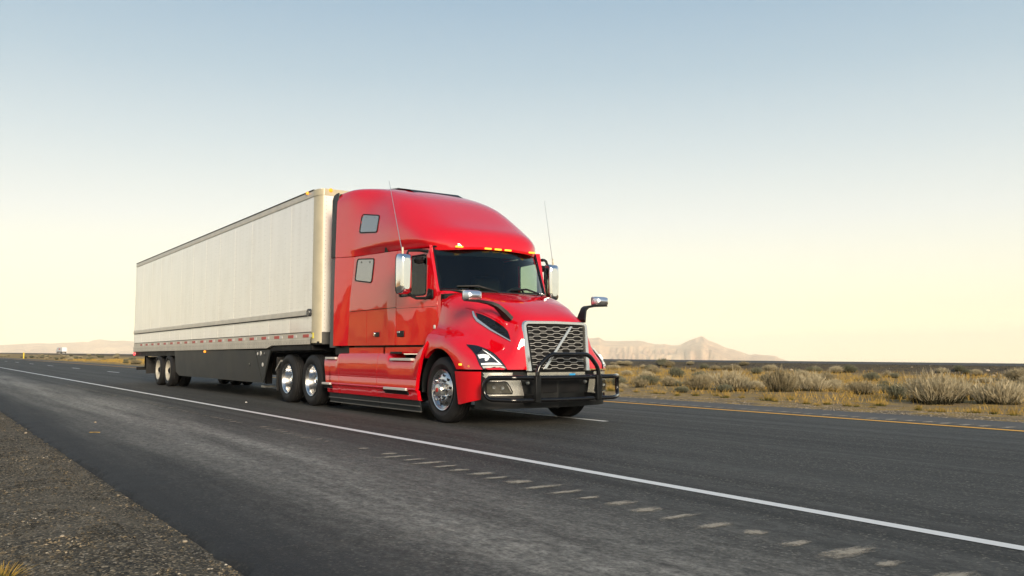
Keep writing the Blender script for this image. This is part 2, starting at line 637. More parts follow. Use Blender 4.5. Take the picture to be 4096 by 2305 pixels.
M['bush_tip'] = leafy('bush_twig', [(0.2, (0.18, 0.15, 0.085)), (0.55, (0.36, 0.31, 0.20)), (0.95, (0.56, 0.49, 0.34))])
M['shaded_stem'] = leafy('shaded_stem', [(0.2, (0.022, 0.021, 0.012)), (0.6, (0.05, 0.046, 0.026)), (0.95, (0.09, 0.078, 0.04))])  # stem colour taken darker to carry the shade low inside the shrubs
M['sage_tip'] = leafy('sage_leaf', [(0.2, (0.10, 0.105, 0.07)), (0.55, (0.17, 0.175, 0.12)), (0.95, (0.25, 0.24, 0.17))])
M['tuft'] = leafy('grass_tuft', [(0.2, (0.20, 0.15, 0.035)), (0.55, (0.38, 0.25, 0.055)), (0.95, (0.52, 0.36, 0.12))])
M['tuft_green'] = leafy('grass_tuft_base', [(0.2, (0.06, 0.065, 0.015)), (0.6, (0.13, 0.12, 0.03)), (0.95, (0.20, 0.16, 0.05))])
M['straw'] = leafy('dry_grass', [(0.2, (0.25, 0.165, 0.04)), (0.55, (0.44, 0.29, 0.075)), (0.95, (0.60, 0.43, 0.15))])


def stone_mat():
    t = NT('stone')
    pos = t.coord(kind='Position')
    v = t.n('TexVoronoi')
    v.inputs['Scale'].default_value = 38
    t.l(pos, v.inputs['Vector'])
    sc_ = t.n('SeparateColor')
    t.l(v.outputs['Color'], sc_.inputs[0])
    patch = t.noise(pos, 2.2, 4, .6)
    f = t.math('MULTIPLY', sc_.outputs[0], t.fac(patch, .25, .62))
    t.set(Base_Color=t.ramp(f, [(.0, (.020, .020, .018)), (.35, (.06, .056, .047)), (.62, (.17, .135, .085)), (.80, (.32, .25, .155)), (1.0, (.55, .50, .42))]), Roughness=.9, Specular_IOR_Level=.2)
    return t.m


M['stone'] = stone_mat()
M['rock_pale'] = leafy('pale_rock', [(0.2, (0.22, 0.18, 0.125)), (0.9, (0.50, 0.42, 0.32))])

# ================================================================== the setting
def fbm(x, y, s, o=4):
    return noise.fractal(Vector((x * s, y * s, 3.7)), 1.0, 2.0, o)


def base_z(y):
    return lerp([-400, -14, -8, -5.6, -4.93, -4.85, 7.3, 7.4, 10, 20, 29.5, 31, 34.3, 46.2, 49, 52, 20000],
                [-0.9, -0.55, -0.22, -0.035, -0.018, -0.10, -0.10, -0.02, -0.06, -0.03, 0.03, 0.09, 0.452, 0.452, 0.05, -0.15, -0.15 - 0.018 * 19950], y)


def ground_h(x, y):
    z = base_z(y)
    d = math.hypot(x - 15, y + 6)
    amp = 0.0
    if y > 7.6:
        amp = min(1, (y - 7.6) / 4) * (0.09 if y < 29.5 else (0.05 if y < 33.5 else 0.0))
        if y > 60:
            amp = 0.25
    elif y < -5.2:
        amp = 0.05
    return z + amp * fbm(x, y, 0.35) + (0.02 * fbm(x, y, 2.3) if (amp and d < 60 and y < 33) else 0)


def span(a, b, n):
    return list(np.linspace(a, b, n))


xs = span(-24000, -3000, 8) + span(-2400, -500, 10) + span(-440, -140, 13) + span(-130, -32, 40) + span(-30, 16, 130) + span(16.8, 40, 16) + [60, 120, 300, 900, 3000, 9000]
ys = [-9000, -3000, -900, -300, -120, -50] + span(-30, -9, 14) + span(-8.5, -5.05, 20) + [-4.93, -4.85, -4.7, 0.0, 7.2, 7.3, 7.4] + span(7.6, 16, 34) + span(16.4, 34.0, 40) + [34.3, 46.2, 47.2, 49, 52, 60, 80, 140, 300, 800, 2400, 7000, 20000]
gm = MB()
gm.grid([[(x, y, ground_h(x, y)) for y in ys] for x in xs])
tag(gm.build('ground', M['ground'], angle=180), None, None, kind='structure')

ROAD_X = span(-2500, -160, 24) + span(-150, -20, 40) + span(-19, 15, 380) + span(16, 60, 30) + [90, 160, 400]
rd = MB()
rows = []
for x in ROAD_X:
    j = 0.05 * fbm(x, 0, 0.9) + 0.05 * fbm(x, 5, 4.0) + 0.02 * random.uniform(-1, 1)
    j2 = 0.05 * fbm(x, 9, 1.3)
    rows.append([(x, -4.90 + j - 0.05, -0.06), (x, -4.90 + j, -0.012), (x, -4.86 + j, 0.0), (x, -3.0, 0), (x, 0, 0), (x, 3, 0), (x, 7.26 + j2, 0.0), (x, 7.31 + j2, -0.05)])
rd.grid(rows)
road = tag(rd.build('road', M['asphalt'], angle=60), None, None, kind='structure')

z1 = 0.004
MB().grid([[(x, -1.50, z1), (x, -1.39, z1)] for x in ROAD_X]).build('edge_line', M['line_white'], road)
MB().grid([[(x, 5.685, z1), (x, 5.835, z1)] for x in ROAD_X]).build('median_line', M['line_yellow'], road)
DASH0 = 5.62
k = 0
x1 = DASH0 + 12.192
while x1 > -420:
    MB().grid([[(x, 2.16 + 0.05, z1), (x, 2.16 + 0.16, z1)] for x in fr(x1 - 3.05, x1, 4)]).build('lane_dash', M['line_white'], road)
    x1 -= 12.192


def groove(x, yc, half, L, seed):
    r = random.Random(seed)
    pts = []
    n = 14
    for i in range(n):
        a = 2 * math.pi * i / n
        q = 1 + r.uniform(-.28, .28)
        cx, cy = math.cos(a), math.sin(a)
        cx = math.copysign(abs(cx) ** .6, cx)
        cy = math.copysign(abs(cy) ** .6, cy)
        pts.append((x + cx * L * q, yc + cy * half * q, z1))
    mb = MB()
    mb.add(pts + [(x, yc, z1 + .002)], [(i, (i + 1) % n, n) for i in range(n)])
    return mb


gx = 14.1
i = 0
while gx > -14:
    r_ = random.Random(i)
    vis = 1.0 if gx > 7.4 else (0.62 if gx > 3 else 0.8)
    if r_.random() < vis:
        groove(gx + r_.uniform(-.02, .02), -2.30 + r_.uniform(-.03, .03), 0.19 * r_.uniform(.6, 1.2) * (1 if gx > 7 else .6), 0.085 * r_.uniform(.6, 1.2) * (1 if gx > 7 else .6), i).build('rumble_groove', M['dust'], road)
    gx -= 0.288
    i += 1
gx = 11.8
while gx > -8:
    r_ = random.Random(i)
    groove(gx, 6.17 + r_.uniform(-.03, .03), 0.24 * r_.uniform(.8, 1.1), 0.10 * r_.uniform(.8, 1.2), i).build('rumble_groove', M['dust'], road)
    gx -= 0.288
    i += 1

ob_ = MB().grid([[(x, 34.3, 0.458), (x, 40, 0.47), (x, 46.1, 0.458)] for x in (-3000, -600, -200, -60, 0, 60, 300, 800)]).build('opposite_road', M['asphalt_far'])
tag(ob_, None, None, kind='structure')


# ------------------------------------------------------------------ mountains
def mountain(name, sil, dist, depth, seed, name_seed=0.0, base_off=-60, rough=0.85, mat='mountain'):
    """sil: (azimuth in degrees seen from the road, tangent of elevation) of the ridge line"""
    az = [a for a, _ in sil]
    el = [e for _, e in sil]
    order = np.argsort(az)
    az = [az[i] for i in order]
    el = [el[i] for i in order]
    nA, nB = 260, 60
    rows = []
    for i in range(nA):
        a = az[0] + (az[-1] - az[0]) * i / (nA - 1)
        e = lerp(az, el, a)
        row = []
        floor = (-0.018 * dist * max(0, math.sin(math.radians(a)))) + base_off
        top = e * dist + 1.0
        H = max(5.0, top - floor)
        for j in range(nB):
            b = j / (nB - 1) * 1.6 - 1.0            # -1 foot towards the road .. 0 ridge .. 0.6 back
            d = dist + b * depth
            x, y = 15.3 + d * math.cos(math.radians(a)), -6.2 + d * math.sin(math.radians(a))
            prof = max(0.0, 1 - abs(b) ** 1.15) if b < 0 else max(0.0, 1 - 1.3 * b)
            q = Vector((x / depth * 2.6 + seed, y / depth * 2.6, seed))
            rid = noise.ridged_multi_fractal(q, 0.9, 2.15, 6, 1.0, 1.9) / 1.6 - .62
            gul = .35 - abs(noise.noise(Vector((a * 2.6 + b * 2.0 + seed + 1.5 * noise.noise(Vector((a * .8, b * 3, seed))), b * 2.2, seed))))
            w = (4 * prof * (1 - prof)) if b < 0 else 0.15
            zz = floor + H * (prof + w * rough * (1.1 * rid + .8 * gul))
            # the crest line stays under the ridge so that it is the skyline
            if b != 0:
                zz = min(zz, floor + H * (1 - 0.25 * abs(b)) * d / dist - 0.5)
            row.append((x, y, zz))
        rows.append(row)
    mb = MB()
    mb.grid(rows, flip=True)
    return tag(mb.build(name, M[mat], angle=180), None, None, kind='structure')


SR = [(150, -0.004), (146, 0.004), (144.2, 0.006), (142.53, 0.010), (140.87, 0.01632), (139.55, 0.01749), (139.3, 0.01835), (138.89, 0.01431), (138.06, 0.01373), (137.08, 0.0146), (136.35, 0.0143), (135.94, 0.01143), (135.29, 0.01), (134.97, 0.01057), (134.49, 0.00886), (134.0, 0.01), (133.52, 0.0137), (133.28, 0.01568), (132.64, 0.01936), (132.48, 0.01878), (132.24, 0.01509), (131.61, 0.01083), (131.15, 0.0066), (130.6, 0.00435), (129.59, -0.00179), (129.28, -0.00094), (128.67, -0.00203), (128.21, -0.00256), (127.98, -0.00311), (127.83, -0.00504), (127.31, -0.00832), (126.3, -0.0125), (125.6, -0.014)]
SL = [(181, 0.0), (178.25, 0.00315), (176.95, 0.00546), (175.86, 0.00686), (175.04, 0.00791), (174.31, 0.00875), (173.71, 0.0092), (173.43, 0.0086), (172.64, 0.00972), (172.06, 0.01005), (171.62, 0.01088), (171.32, 0.0104), (171.07, 0.01252), (170.7, 0.01362), (170.29, 0.01237), (169.94, 0.01189), (169.45, 0.01248), (168.99, 0.01174), (167.92, 0.01), (165.76, 0.00859), (163.53, 0.00548), (161.25, 0.0), (159, -0.003)]
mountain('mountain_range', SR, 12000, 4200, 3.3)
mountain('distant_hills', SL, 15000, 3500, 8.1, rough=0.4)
# the range on the other side of the road, which the paintwork mirrors
SB = []
for q in range(41):
    a = 196 + q * 2.4
    SB.append((a, max(0.004, 0.040 + 0.030 * noise.noise(Vector((q * 0.33, 2.2, 0))) + 0.014 * noise.noise(Vector((q * 0.9, 7.2, 0)))) * min(1, q / 3, (40 - q) / 3)))
mountain('mountain_range', SB, 2300, 900, 5.9, base_off=-3, rough=0.5, mat='glow_rock')

# ================================================================== wheels
def tyre_prof(R, w, rim, outer):
    """closed tyre section, outer face at y = outer, growing inwards (+)"""
    h = w / 2
    c = outer + h
    return [(rim, c - h * .55), (rim + .02, c - h * .80), (rim + (R - rim) * .42, c - h), (R - .055, c - h * .93), (R - .012, c - h * .76), (R, c - h * .6),
            (R - .012, c - h * .57), (R - .012, c - h * .53), (R, c - h * .5), (R + .001, c - h * .2), (R - .012, c - h * .17), (R - .012, c - h * .13), (R + .001, c - h * .1),
            (R + .001, c + h * .1), (R - .012, c + h * .13), (R - .012, c + h * .17), (R + .001, c + h * .2), (R, c + h * .5), (R - .012, c + h * .53), (R - .012, c + h * .57), (R, c + h * .6),
            (R - .012, c + h * .76), (R - .055, c + h * .93), (rim + (R - rim) * .42, c + h), (rim + .02, c + h * .8), (rim, c + h * .55)]


def tyre_mesh(R, w, rim, outer):
    t = MB().lathe(tyre_prof(R, w, rim, outer), n=56, closed=True)
    return t


def flat_ring(mb, r0, r1, y, n=40, r0b=None):
    mb.lathe([(r1, y), (r0, y)], n=n)


def steer_wheel(name, parent, loc, rz=0):
    """outer face on local -Y"""
    rim = MB()
    rim.lathe([(.292, .02), (.300, .0), (.296, -.006), (.283, .0), (.270, .035), (.262, .045), (.225, .02), (.180, .004), (.150, .0), (.150, .02)], n=48)
    w = rim.build(name, M['alu'], parent, loc, local=True)
    w.rotation_euler.z = rz
    w['_w'] = [0, 0, 0]
    k = MB()
    k.v = []
    tyre_mesh(.478, .285, .295, -.02).build('tyre', M['rubber'], w)
    for i in range(10):
        a = 2 * math.pi * i / 10 + .16
        MB().lathe([(.021, -.001), (.018, .006), (0.0005, .006)], c=(math.cos(a) * .214, .0145 - .0145, math.sin(a) * .214), n=14).build('hand_hole', M['black'], w)
        b = 2 * math.pi * i / 10
        MB().lathe([(.017, .01), (.017, -.045), (.012, -.075), (.009, -.085), (.0005, -.088)], c=(math.cos(b) * .146, 0, math.sin(b) * .146), n=8).build('lug_nut', M['chrome'], w)
    MB().lathe([(.128, .02), (.124, -.012), (.100, -.02), (.096, -.055), (.085, -.075), (.060, -.085), (.0005, -.087)], n=28).build('hub', M['alu_dull'], w)
    MB().lathe([(.034, -.088), (.030, -.094), (.0005, -.095)], n=16).build('hub_cap', M['strip_red'], w)
    return w


def dish_wheel(name, parent, loc, mat, rz=0, R=.485, hub=M['chrome'], depth=.20):
    rim = MB()
    rim.lathe([(.292, .03), (.303, .0), (.299, -.006), (.287, .0), (.272, .03), (.262, .06), (.255, depth * .7), (.235, depth), (.17, depth + .01), (.12, depth), (.105, depth - .02)], n=48)
    w = rim.build(name, mat, parent, loc, local=True)
    w.rotation_euler.z = rz
    w['_w'] = [0, 0, 0]
    tyre_mesh(R, .275, .295, -.02).build('tyre', M['rubber'], w)
    tyre_mesh(R, .275, .295, .32).build('tyre', M['rubber'], w)
    for i in range(10):
        b = 2 * math.pi * i / 10
        MB().lathe([(.018, depth + .01), (.018, depth - .03), (.011, depth - .045), (.0005, depth - .047)], c=(math.cos(b) * .143, 0, math.sin(b) * .143), n=8).build('lug_nut', M['steel_dark'], w)
    MB().lathe([(.095, depth), (.09, depth - .05), (.075, depth - .09), (.05, depth - .112), (.0005, depth - .118)], n=28).build('hub', hub, w)
    return w


# ================================================================== trailer
TP = 0.0056


def tz(x):
    return TP * (x + 8.0)


class TB(MB):
    """trailer body part: carries the slight nose-up stance of the loaded trailer"""
    def build(s, *a, **k):
        s.v = [(x, y, z + tz(x)) for x, y, z in s.v]
        return MB.build(s, *a, **k)

    def mirror(s, yc=1.3):
        o = TB()
        q = MB.mirror(s, yc)
        o.v, o.f, o.mi = q.v, q.f, q.mi
        return o


REAR = -16.2
trailer = tag(empty('box_trailer', (-8, 1.3, 0)), 'long white box trailer with red reflective strips coupled behind the red tractor', 'trailer')
T = trailer
R_C, R_Y = 0.27, 0.10                                   # corner radii
seams = [-R_C] + [-1.455 - 1.236 * i for i in range(12)] + [REAR + .02]
for side in (0, 1):
    for a, b in zip(seams[:-1], seams[1:]):
        t = TB()
        n = 6
        rws = []
        for x in fr(a - .006, b + .006, n):
            rws.append([(x, 0.0 + .004 * math.sin((x - a) / (b - a) * math.pi), z) for z in (1.37, 1.9, 2.5, 3.1, 3.6, 3.985)])
        t.grid(rws)
        t.add([(a - .006, 0, 1.37), (a - .006, 0, 3.985), (a - .006, .03, 3.985), (a - .006, .03, 1.37)], [(0, 1, 2, 3)])
        t.add([(b + .006, 0, 1.37), (b + .006, 0, 3.985), (b + .006, .03, 3.985), (b + .006, .03, 1.37)], [(3, 2, 1, 0)])
        (t.mirror() if side else t).build('side_panel', M['trailer'], T)
    # inner wall behind the panel joints
    t = TB().box(REAR + .02, -.2, .02, .05, 1.2, 4.0)
    (t.mirror() if side else t).build('inner_wall', M['extender_grey'], T)
    t = TB()
    t.grid([[(x, .01, 3.975), (x, -.012, 3.978), (x, -.014, 4.0), (x, -.010, 4.085), (x, .0, 4.098), (x, .06, 4.102)] for x in span(REAR, -R_C, 20)])
    (t.mirror() if side else t).build('top_rail', M['trailer_trim'], T)
    t = TB().box(REAR, -R_C, -.018, .05, 4.096, 4.112)
    (t.mirror() if side else t).build('roof_edge_trim', M['steel_dark'], T)
    t = TB()
    rows = []
    for x in span(REAR, -2.70, 24) + [-2.42] + span(-2.2, -R_C, 6):
        lo = 1.075 if x < -2.69 else 1.13
        rows.append([(x, .012, 1.352), (x, -.008, 1.35), (x, -.010, 1.235), (x, -.020, 1.228), (x, -.020, lo), (x, .05, lo)])
    t.grid(rows, flip=True)
    (t.mirror() if side else t).build('bottom_rail', M['trailer_trim'], T)
    # long rub rail with its roller end
    t = TB()
    t.grid([[(x, .004, 1.795), (x, -.022, 1.785), (x, -.028, 1.735), (x, -.03, 1.690), (x, .004, 1.685)] for x in span(REAR, -.42, 30)], flip=True)
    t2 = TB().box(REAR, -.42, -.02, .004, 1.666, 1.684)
    rr = (t.mirror() if side else t).build('rub_rail', M['trailer_trim'], T)
    (t2.mirror() if side else t2).build('rub_rail_shade', M['black'], rr)  # black strip drawn in as the shadow line below the rail
    t = TB().lathe([(.0005, -.05), (.03, -.05), (.032, -.056), (.068, -.056), (.074, -.04), (.074, .004)], c=(-.345, 0, 1.735), n=24)
    (t.mirror() if side else t).build('roller_end', M['lamp_grey'], rr)
    # corner post
    t = TB()
    rows = []
    for k in range(9):
        a = math.pi / 2 * k / 8
        x, y = -R_C + R_C * math.sin(a), R_Y - R_Y * math.cos(a)
        rows.append([(x, y - .002, 1.15), (x, y - .002, 2.4), (x, y - .002, 3.985)])
    t.grid(rows, flip=True)
    (t.mirror() if side else t).build('corner_post', M['cream_metal'], T)
    t = TB()
    rows = []
    for k in range(9):
        a = math.pi / 2 * k / 8
        x, y = -R_C + (R_C + .012) * math.sin(a), R_Y - (R_Y + .012) * math.cos(a)
        rows.append([(x, y, 3.975), (x, y, 4.098), (x - .05 * math.sin(a), y + .05 * math.cos(a), 4.108)])
    t.grid(rows, flip=True)
    (t.mirror() if side else t).build('corner_cap', M['cream_metal'], T)
    strip = TB().box(-.205, -.150, -.018, .03, 1.17, 1.30)
    for i in range(20):
        xc = -.53 - .805 * i
        if i > 18:
            continue
        t = TB().box(xc - .145, xc + .145, -.0145, .0, 1.262, 1.322)
        (t.mirror() if side else t).build('reflective_strip', M['strip_red'], T)
        t = TB().box(xc + .16, xc + .33, -.0140, .0, 1.264, 1.320)
        (t.mirror() if side else t).build('reflective_strip', M['strip_white'], T)
t = TB().box(-.235, -.175, -.012, .012, 1.24, 1.345)
t.build('sticker', M['sticker_yellow'], T)
# rivet rows, far too many to pick apart
t = TB()


def rivet(t, x, y, z, r=.009, axis='Y', h=.004):
    a = [(x + r, y, z), (x, y, z + r), (x - r, y, z), (x, y, z - r), (x, y - h, z)] if axis == 'Y' else [(x, y + r, z), (x, y, z + r), (x, y - r, z), (x, y, z - r), (x + h, y, z)]
    t.add(a, [(4, 1, 0), (4, 2, 1), (4, 3, 2), (4, 0, 3)])


for a, b in zip(seams[:-1], seams[1:]):
    cols = [a - .04, a - .33, a - .40, a - .72, a - .80, b + .12, b + .05]
    for x in cols:
        if x < b:
            continue
        y = .004 * math.sin((x - a) / (b - a) * math.pi)
        for z in np.arange(1.44, 3.97, .105):
            rivet(t, x, y - .0005, z, .007)
for x in np.arange(REAR + .1, -.3, .155):
    for z in (1.10, 1.175):
        if x > -2.5 and z < 1.15:
            z = 1.155
        rivet(t, x, -.0205, z, .013, h=.007)
for z in np.arange(1.3, 3.95, .075):
    rivet(t, .0005, .14, z, .009, 'X')
for z in np.arange(1.4, 3.9, .15):
    rivet(t, .0005, .80, z, .007, 'X')
    rivet(t, .0005, 1.30, z, .007, 'X')
tag(t.build('rivets', M['rivet'], T, smooth=False), None, None, kind='stuff')
TB().box(-.03, -.001, R_Y - .004, 2.6 - R_Y + .004, 1.36, 3.985).build('front_wall', M['trailer'], T)
TB().box(-.03, .010, R_Y, 2.6 - R_Y, 3.975, 4.10).build('front_rail', M['cream_metal'], T)
TB().box(-.03, .006, R_Y - .004, 2.6 - R_Y + .004, 1.13, 1.36).build('front_sill', M['extender_grey'], T)
TB().box(REAR, -.02, .03, 2.57, 4.085, 4.106).build('roof', M['trailer'], T)
TB().box(REAR + .02, -.02, .03, 2.57, 1.12, 1.18).build('floor', M['steel_dark'], T)
TB().box(REAR - .02, REAR + .03, .0, 2.6, 1.05, 4.108).build('rear_frame', M['trailer_trim'], T)
TB().box(REAR + .04, -.25, .28, 2.32, 1.0, 1.12).build('underframe', M['steel_dark'], T)
TB().box(REAR + .04, -10.75, .05, 2.55, .93, 1.07).build('slider_box', M['steel_dark'], T)
TB().box(-2.6, -.3, .03, 2.57, 1.02, 1.125).build('coupler_plate', M['steel_dark'], T)
for side in (0, 1):
    t = TB()
    n = [(-10.73, 1.07), (-10.51, .46), (-10.12, .355), (-3.05, .355), (-2.62, 1.07)]
    t.prism([(x, .02, z - tz(x)) for x, z in n], (0, .03, 0))
    sk = (t.mirror() if side else t).build('side_skirt', M['skirt'], T, smooth=False)
    for x, z, r_, rx in ((-3.93, .74, .035, 1), (-3.41, .985, .035, .8), (-3.20, .995, .05, .8), (-3.06, .75, .045, .8), (-2.95, .98, .04, 1)):
        t = TB().lathe([(r_, .0185), (r_, .012), (r_ * .8, .010), (.0005, .010)], c=(x, 0, z - tz(x)), n=16)
        (t.mirror() if side else t).build('vent_hole', M['strip_white'] if x > -3.9 and x < -3.0 else M['lamp_grey'], sk)
    t = TB().box(-4.45, -3.72, .019, .021, .36, 1.06)
    t = TB().prism([(-3.62, .0185, 1.06), (-3.58, .0185, 1.06), (-3.05, .0185, .36), (-3.09, .0185, .36)], (0, .003, 0))
    (t.mirror() if side else t).build('skirt_seam', M['black'], sk)
    t = TB().box(-7.60, -7.48, -.012, .02, 1.0, 1.06)
    (t.mirror() if side else t).build('side_marker', M['amber'], T, bevel=.012)
    # landing gear
    y0 = .42
    t = MB().box(-4.10, -3.96, y0, y0 + .14, .30, 1.05)
    lg = (t.mirror() if side else t).build('landing_leg', M['steel_dark'], T, bevel=.01)
    t = MB().box(-4.17, -3.89, y0 - .05, y0 + .19, .22, .26)
    (t.mirror() if side else t).build('foot_plate', M['alu_dull'], lg)
    t = MB().box(-14.74, -14.70, .10, .72, .32, .86)
    (t.mirror() if side else t).build('mud_flap', M['rubber'], T)
    t = MB().box(REAR + .02, REAR + .07, .35, .45, .45, 1.05)
    (t.mirror() if side else t).build('guard_post', M['steel_dark'], T)
    t = TB().lathe([(.0005, -.04), (.04, -.035), (.05, -.005), (.05, .02)], c=(REAR + .10, -.0, 1.0), n=16)
    (t.mirror() if side else t).build('rear_marker', M['red_lamp'], T)
    for i, x in enumerate((-11.58, -12.84)):
        y = .055
        dish_wheel('wheel', T, (x, y, .475) if not side else (x, 2.6 - y, .475), M['white_steel'], math.pi if side else 0, R=.475, hub=M['steel_dark'], depth=.12)
    t = TB().lathe([(.0005, -.03), (.022, -.028), (.035, -.01), (.035, .01)], c=(-.56, -.02, 4.085), n=12)
    (t.mirror() if side else t).build('clearance_lamp', M['amber'], T)
    t = TB().lathe([(.0005, .03), (.022, .028), (.04, .01), (.04, -.01)], c=(.01, .22, 4.075), axis='X', n=12)
    (t.mirror() if side else t).build('clearance_lamp', M['amber'], T)
MB().box(REAR - .03, REAR + .07, .10, 2.5, .41, .515).build('rear_guard', M['steel_dark'], T, bevel=.01)
for x in (-11.58, -12.84):
    MB().tube([(x, .3, .475), (x, 2.3, .475)], .065, 14).build('axle', M['steel_dark'], T)
# air line and pogo stick on the front wall
MB().tube([(.05, .60, 2.05), (.05, .60, 1.55)], .035, 10).build('air_hose', M['black'], T)
MB().tube([(.05, .60, 1.52), (.07, .58, 1.40), (.05, .57, 1.30)], .018, 8).build('air_coupling', M['black'], T)

# ================================================================== tractor
M['fog_dark'] = simple('fog_lamp_dark', (0.05, 0.048, 0.036), 0.15, 0.0, 0.3, 20)
M['step'] = simple('step_metal', (0.62, 0.60, 0.56), 0.35, 0.2, 0.08)
truck = tag(empty('semi_truck', (2.6, 1.3, 0)), 'glossy red sleeper-cab semi tractor with black bull bar and chrome grille', 'truck')
K = truck


def both(mb, name, mat, parent, **kw):
    """the part on the near side and its mirror image on the far side"""
    o = []
    for i, g in enumerate((mb, mb.mirror())):
        p = parent[i] if isinstance(parent, (list, tuple)) else parent
        o.append(g.build(name, mat, p, **kw))
    return o


def crease_x(z):
    return lerp([1.13, 1.95, 2.73, 3.78, 4.0], [1.20, 1.27, 1.42, 1.78, 1.9], z)


def side_y(x, z):
    """outer skin of cab and sleeper"""
    y = .085
    if x > 2.7:                                            # the cab narrows towards its nose
        y += .17 * ((x - 2.7) / 1.3) ** 1.6
    if z > 2.0:
        y += .018 * (z - 2.0)
    xc = crease_x(z)
    if x < xc:
        y -= .10 * min(1, (xc - x) / (xc - .80)) ** .9
    return y


def zseam(x):
    return lerp([.7, 1.4, 3.4, 4.2], [2.735, 2.70, 2.645, 2.605], x)


def skin(x0, x1, z0, z1, nx=10, nz=10, off=0.0, x0f=None, x1f=None, z1f=None, z0f=None):
    rows = []
    for i in range(nx):
        row = []
        for j in range(nz):
            tz_ = j / (nz - 1)
            t = i / (nx - 1)
            # bounds may follow each other (slanted edges)
            zz0, zz1 = z0, z1
            xa, xb = x0, x1
            zm = zz0 + (zz1 - zz0) * tz_
            if x0f:
                xa = x0f(zm)
            if x1f:
                xb = x1f(zm)
            x = xa + (xb - xa) * t
            if z1f:
                zz1 = z1f(x)
            if z0f:
                zz0 = z0f(x)
            z = zz0 + (zz1 - zz0) * tz_
            row.append((x, side_y(x, z) + off, z))
        rows.append(row)
    return rows


def shell(rows, depth=.03):
    """skin patch with folded-in edges, so that panel gaps have depth"""
    mb = MB()
    n, k = len(rows), len(rows[0])
    full = []
    inn = lambda p: (p[0], p[1] + depth, p[2])
    top = [[inn(r[0])] + list(r) + [inn(r[-1])] for r in rows]
    top = [[inn(p) for p in top[0]]] + top + [[inn(p) for p in top[-1]]]
    mb.grid(top)
    return mb


G = .005
zs = lambda x: zseam(x) - G
# rear flared fairing, sleeper panels
both(shell(skin(.80, 1.2, 1.135, 2.7, 8, 14, x1f=lambda z: crease_x(z) - .003, z1f=zs)), 'sleeper_fairing', M['red'], K)
sl = both(shell(skin(1.2, 3.01 - G, 1.74, 2.7, 16, 10, x0f=lambda z: crease_x(z) + .003, z1f=zs)), 'sleeper_panel', M['red'], K)
both(shell(skin(1.2, 1.97 - G, 1.135, 1.73, 8, 8, x0f=lambda z: crease_x(z) + .003)), 'luggage_door', M['red'], K)
lg2 = both(shell(skin(1.97 + G, 3.01 - G, 1.135, 1.73, 8, 8)), 'luggage_door', M['red'], K)
# cab door: frame round its window
WX0, WX1, WZ0, WZ1 = 3.10, 3.79, 1.905, 2.53
door = MB()
dx1 = lambda z: lerp([1.12, 1.31, 1.32, 1.95, 2.6], [3.84, 4.03, 4.05, 4.04, 3.86], z)
for rws in (skin(3.01 + G, 4.3, 1.135, 1.715, 12, 8, x1f=dx1), skin(3.01 + G, 4.3, 1.72, WZ0, 12, 5, x1f=dx1),
            skin(3.01 + G, WX0, WZ0, WZ1, 6, 8), skin(WX1, 4.3, WZ0, WZ1, 5, 8, x1f=lambda z: dx1(z)), skin(3.01 + G, 4.3, WZ1, 2.6, 12, 3, x1f=dx1, z1f=zs)):
    q = shell(rws, .025)
    door.add(q.v, q.f)
doors = both(door, 'door', M['red'], K)
both(MB().grid(skin(WX0 - .01, WX1 + .01, WZ0 - .01, WZ1 + .01, 8, 8, off=.012)), 'door_window', M['glass_side'], doors)
wr = []
nrm = []
for (x, z) in [(WX0 + .05, WZ0), (WX1 - .05, WZ0), (WX1 - .012, WZ0 + .02), (WX1, WZ0 + .06), (WX1, WZ1 - .08), (WX1 - .02, WZ1 - .02), (WX1 - .07, WZ1), (WX0 + .05, WZ1), (WX0 + .01, WZ1 - .02), (WX0, WZ1 - .06), (WX0, WZ0 + .05), (WX0 + .01, WZ0 + .01)]:
    wr.append((x, side_y(x, z) + .002, z))
both(MB().tube(wr, .013, 8, closed=True), 'window_seal', M['black'], doors)


def pane(corners, r=.06, off=-.004, n=5, fy=side_y):
    """rounded quad lying on the skin"""
    pts = []
    c = [Vector((x, 0, z)) for x, z in corners]
    for i in range(4):
        p, a, b = c[i], c[i - 1], c[(i + 1) % 4]
        ra = min(r, (a - p).length * .45)
        p0, p1 = p + (a - p).normalized() * ra, p + (b - p).normalized() * ra
        for k in range(n):
            t = k / (n - 1)
            q = p0 * (1 - t) ** 2 + p * 2 * t * (1 - t) + p1 * t * t
            pts.append((q.x, fy(q.x, q.z) + off, q.z))
    return pts


# door handles and locks
both(MB().box(3.04, 3.25, side_y(3.15, 1.3) - .012, side_y(3.15, 1.3) + .02, 1.262, 1.362), 'door_handle', M['black'], doors, bevel=.012)
both(MB().box(3.06, 3.15, side_y(3.15, 1.3) - .022, side_y(3.15, 1.3), 1.325, 1.352), 'handle_pull', M['alu_dull'], doors, bevel=.006)
both(MB().box(2.33, 2.46, .068, .10, 1.275, 1.352), 'luggage_latch', M['black'], lg2, bevel=.01)
both(MB().box(2.27, 2.335, .062, .10, 1.285, 1.350), 'latch_plate', M['chrome'], lg2, bevel=.01)

# ------------------------------------------------------------------ roof fairing
RX = [.80, 1.25, 1.9, 2.4, 2.95, 3.45, 3.72, 3.98, 4.10, 4.165, 4.19]
RZ = [3.99, 3.995, 3.91, 3.78, 3.56, 3.26, 3.10, 2.965, 2.87, 2.75, 2.665]
XN = 4.19
U = [0, .03, .07, .12, .18, .25, .32, .40, .48, .56, .63, .70, .76, .82, .87, .91, .94, .965, .983, .995, 1.0]
KZ = [0, .02, .05, .085, .10, .13, .2, .3, .4, .5, .6, .7, .78, .85]
HT = [.97, .94, .90, .85, .78, .70, .6, .5, .4, .3, .2, .1, 0]


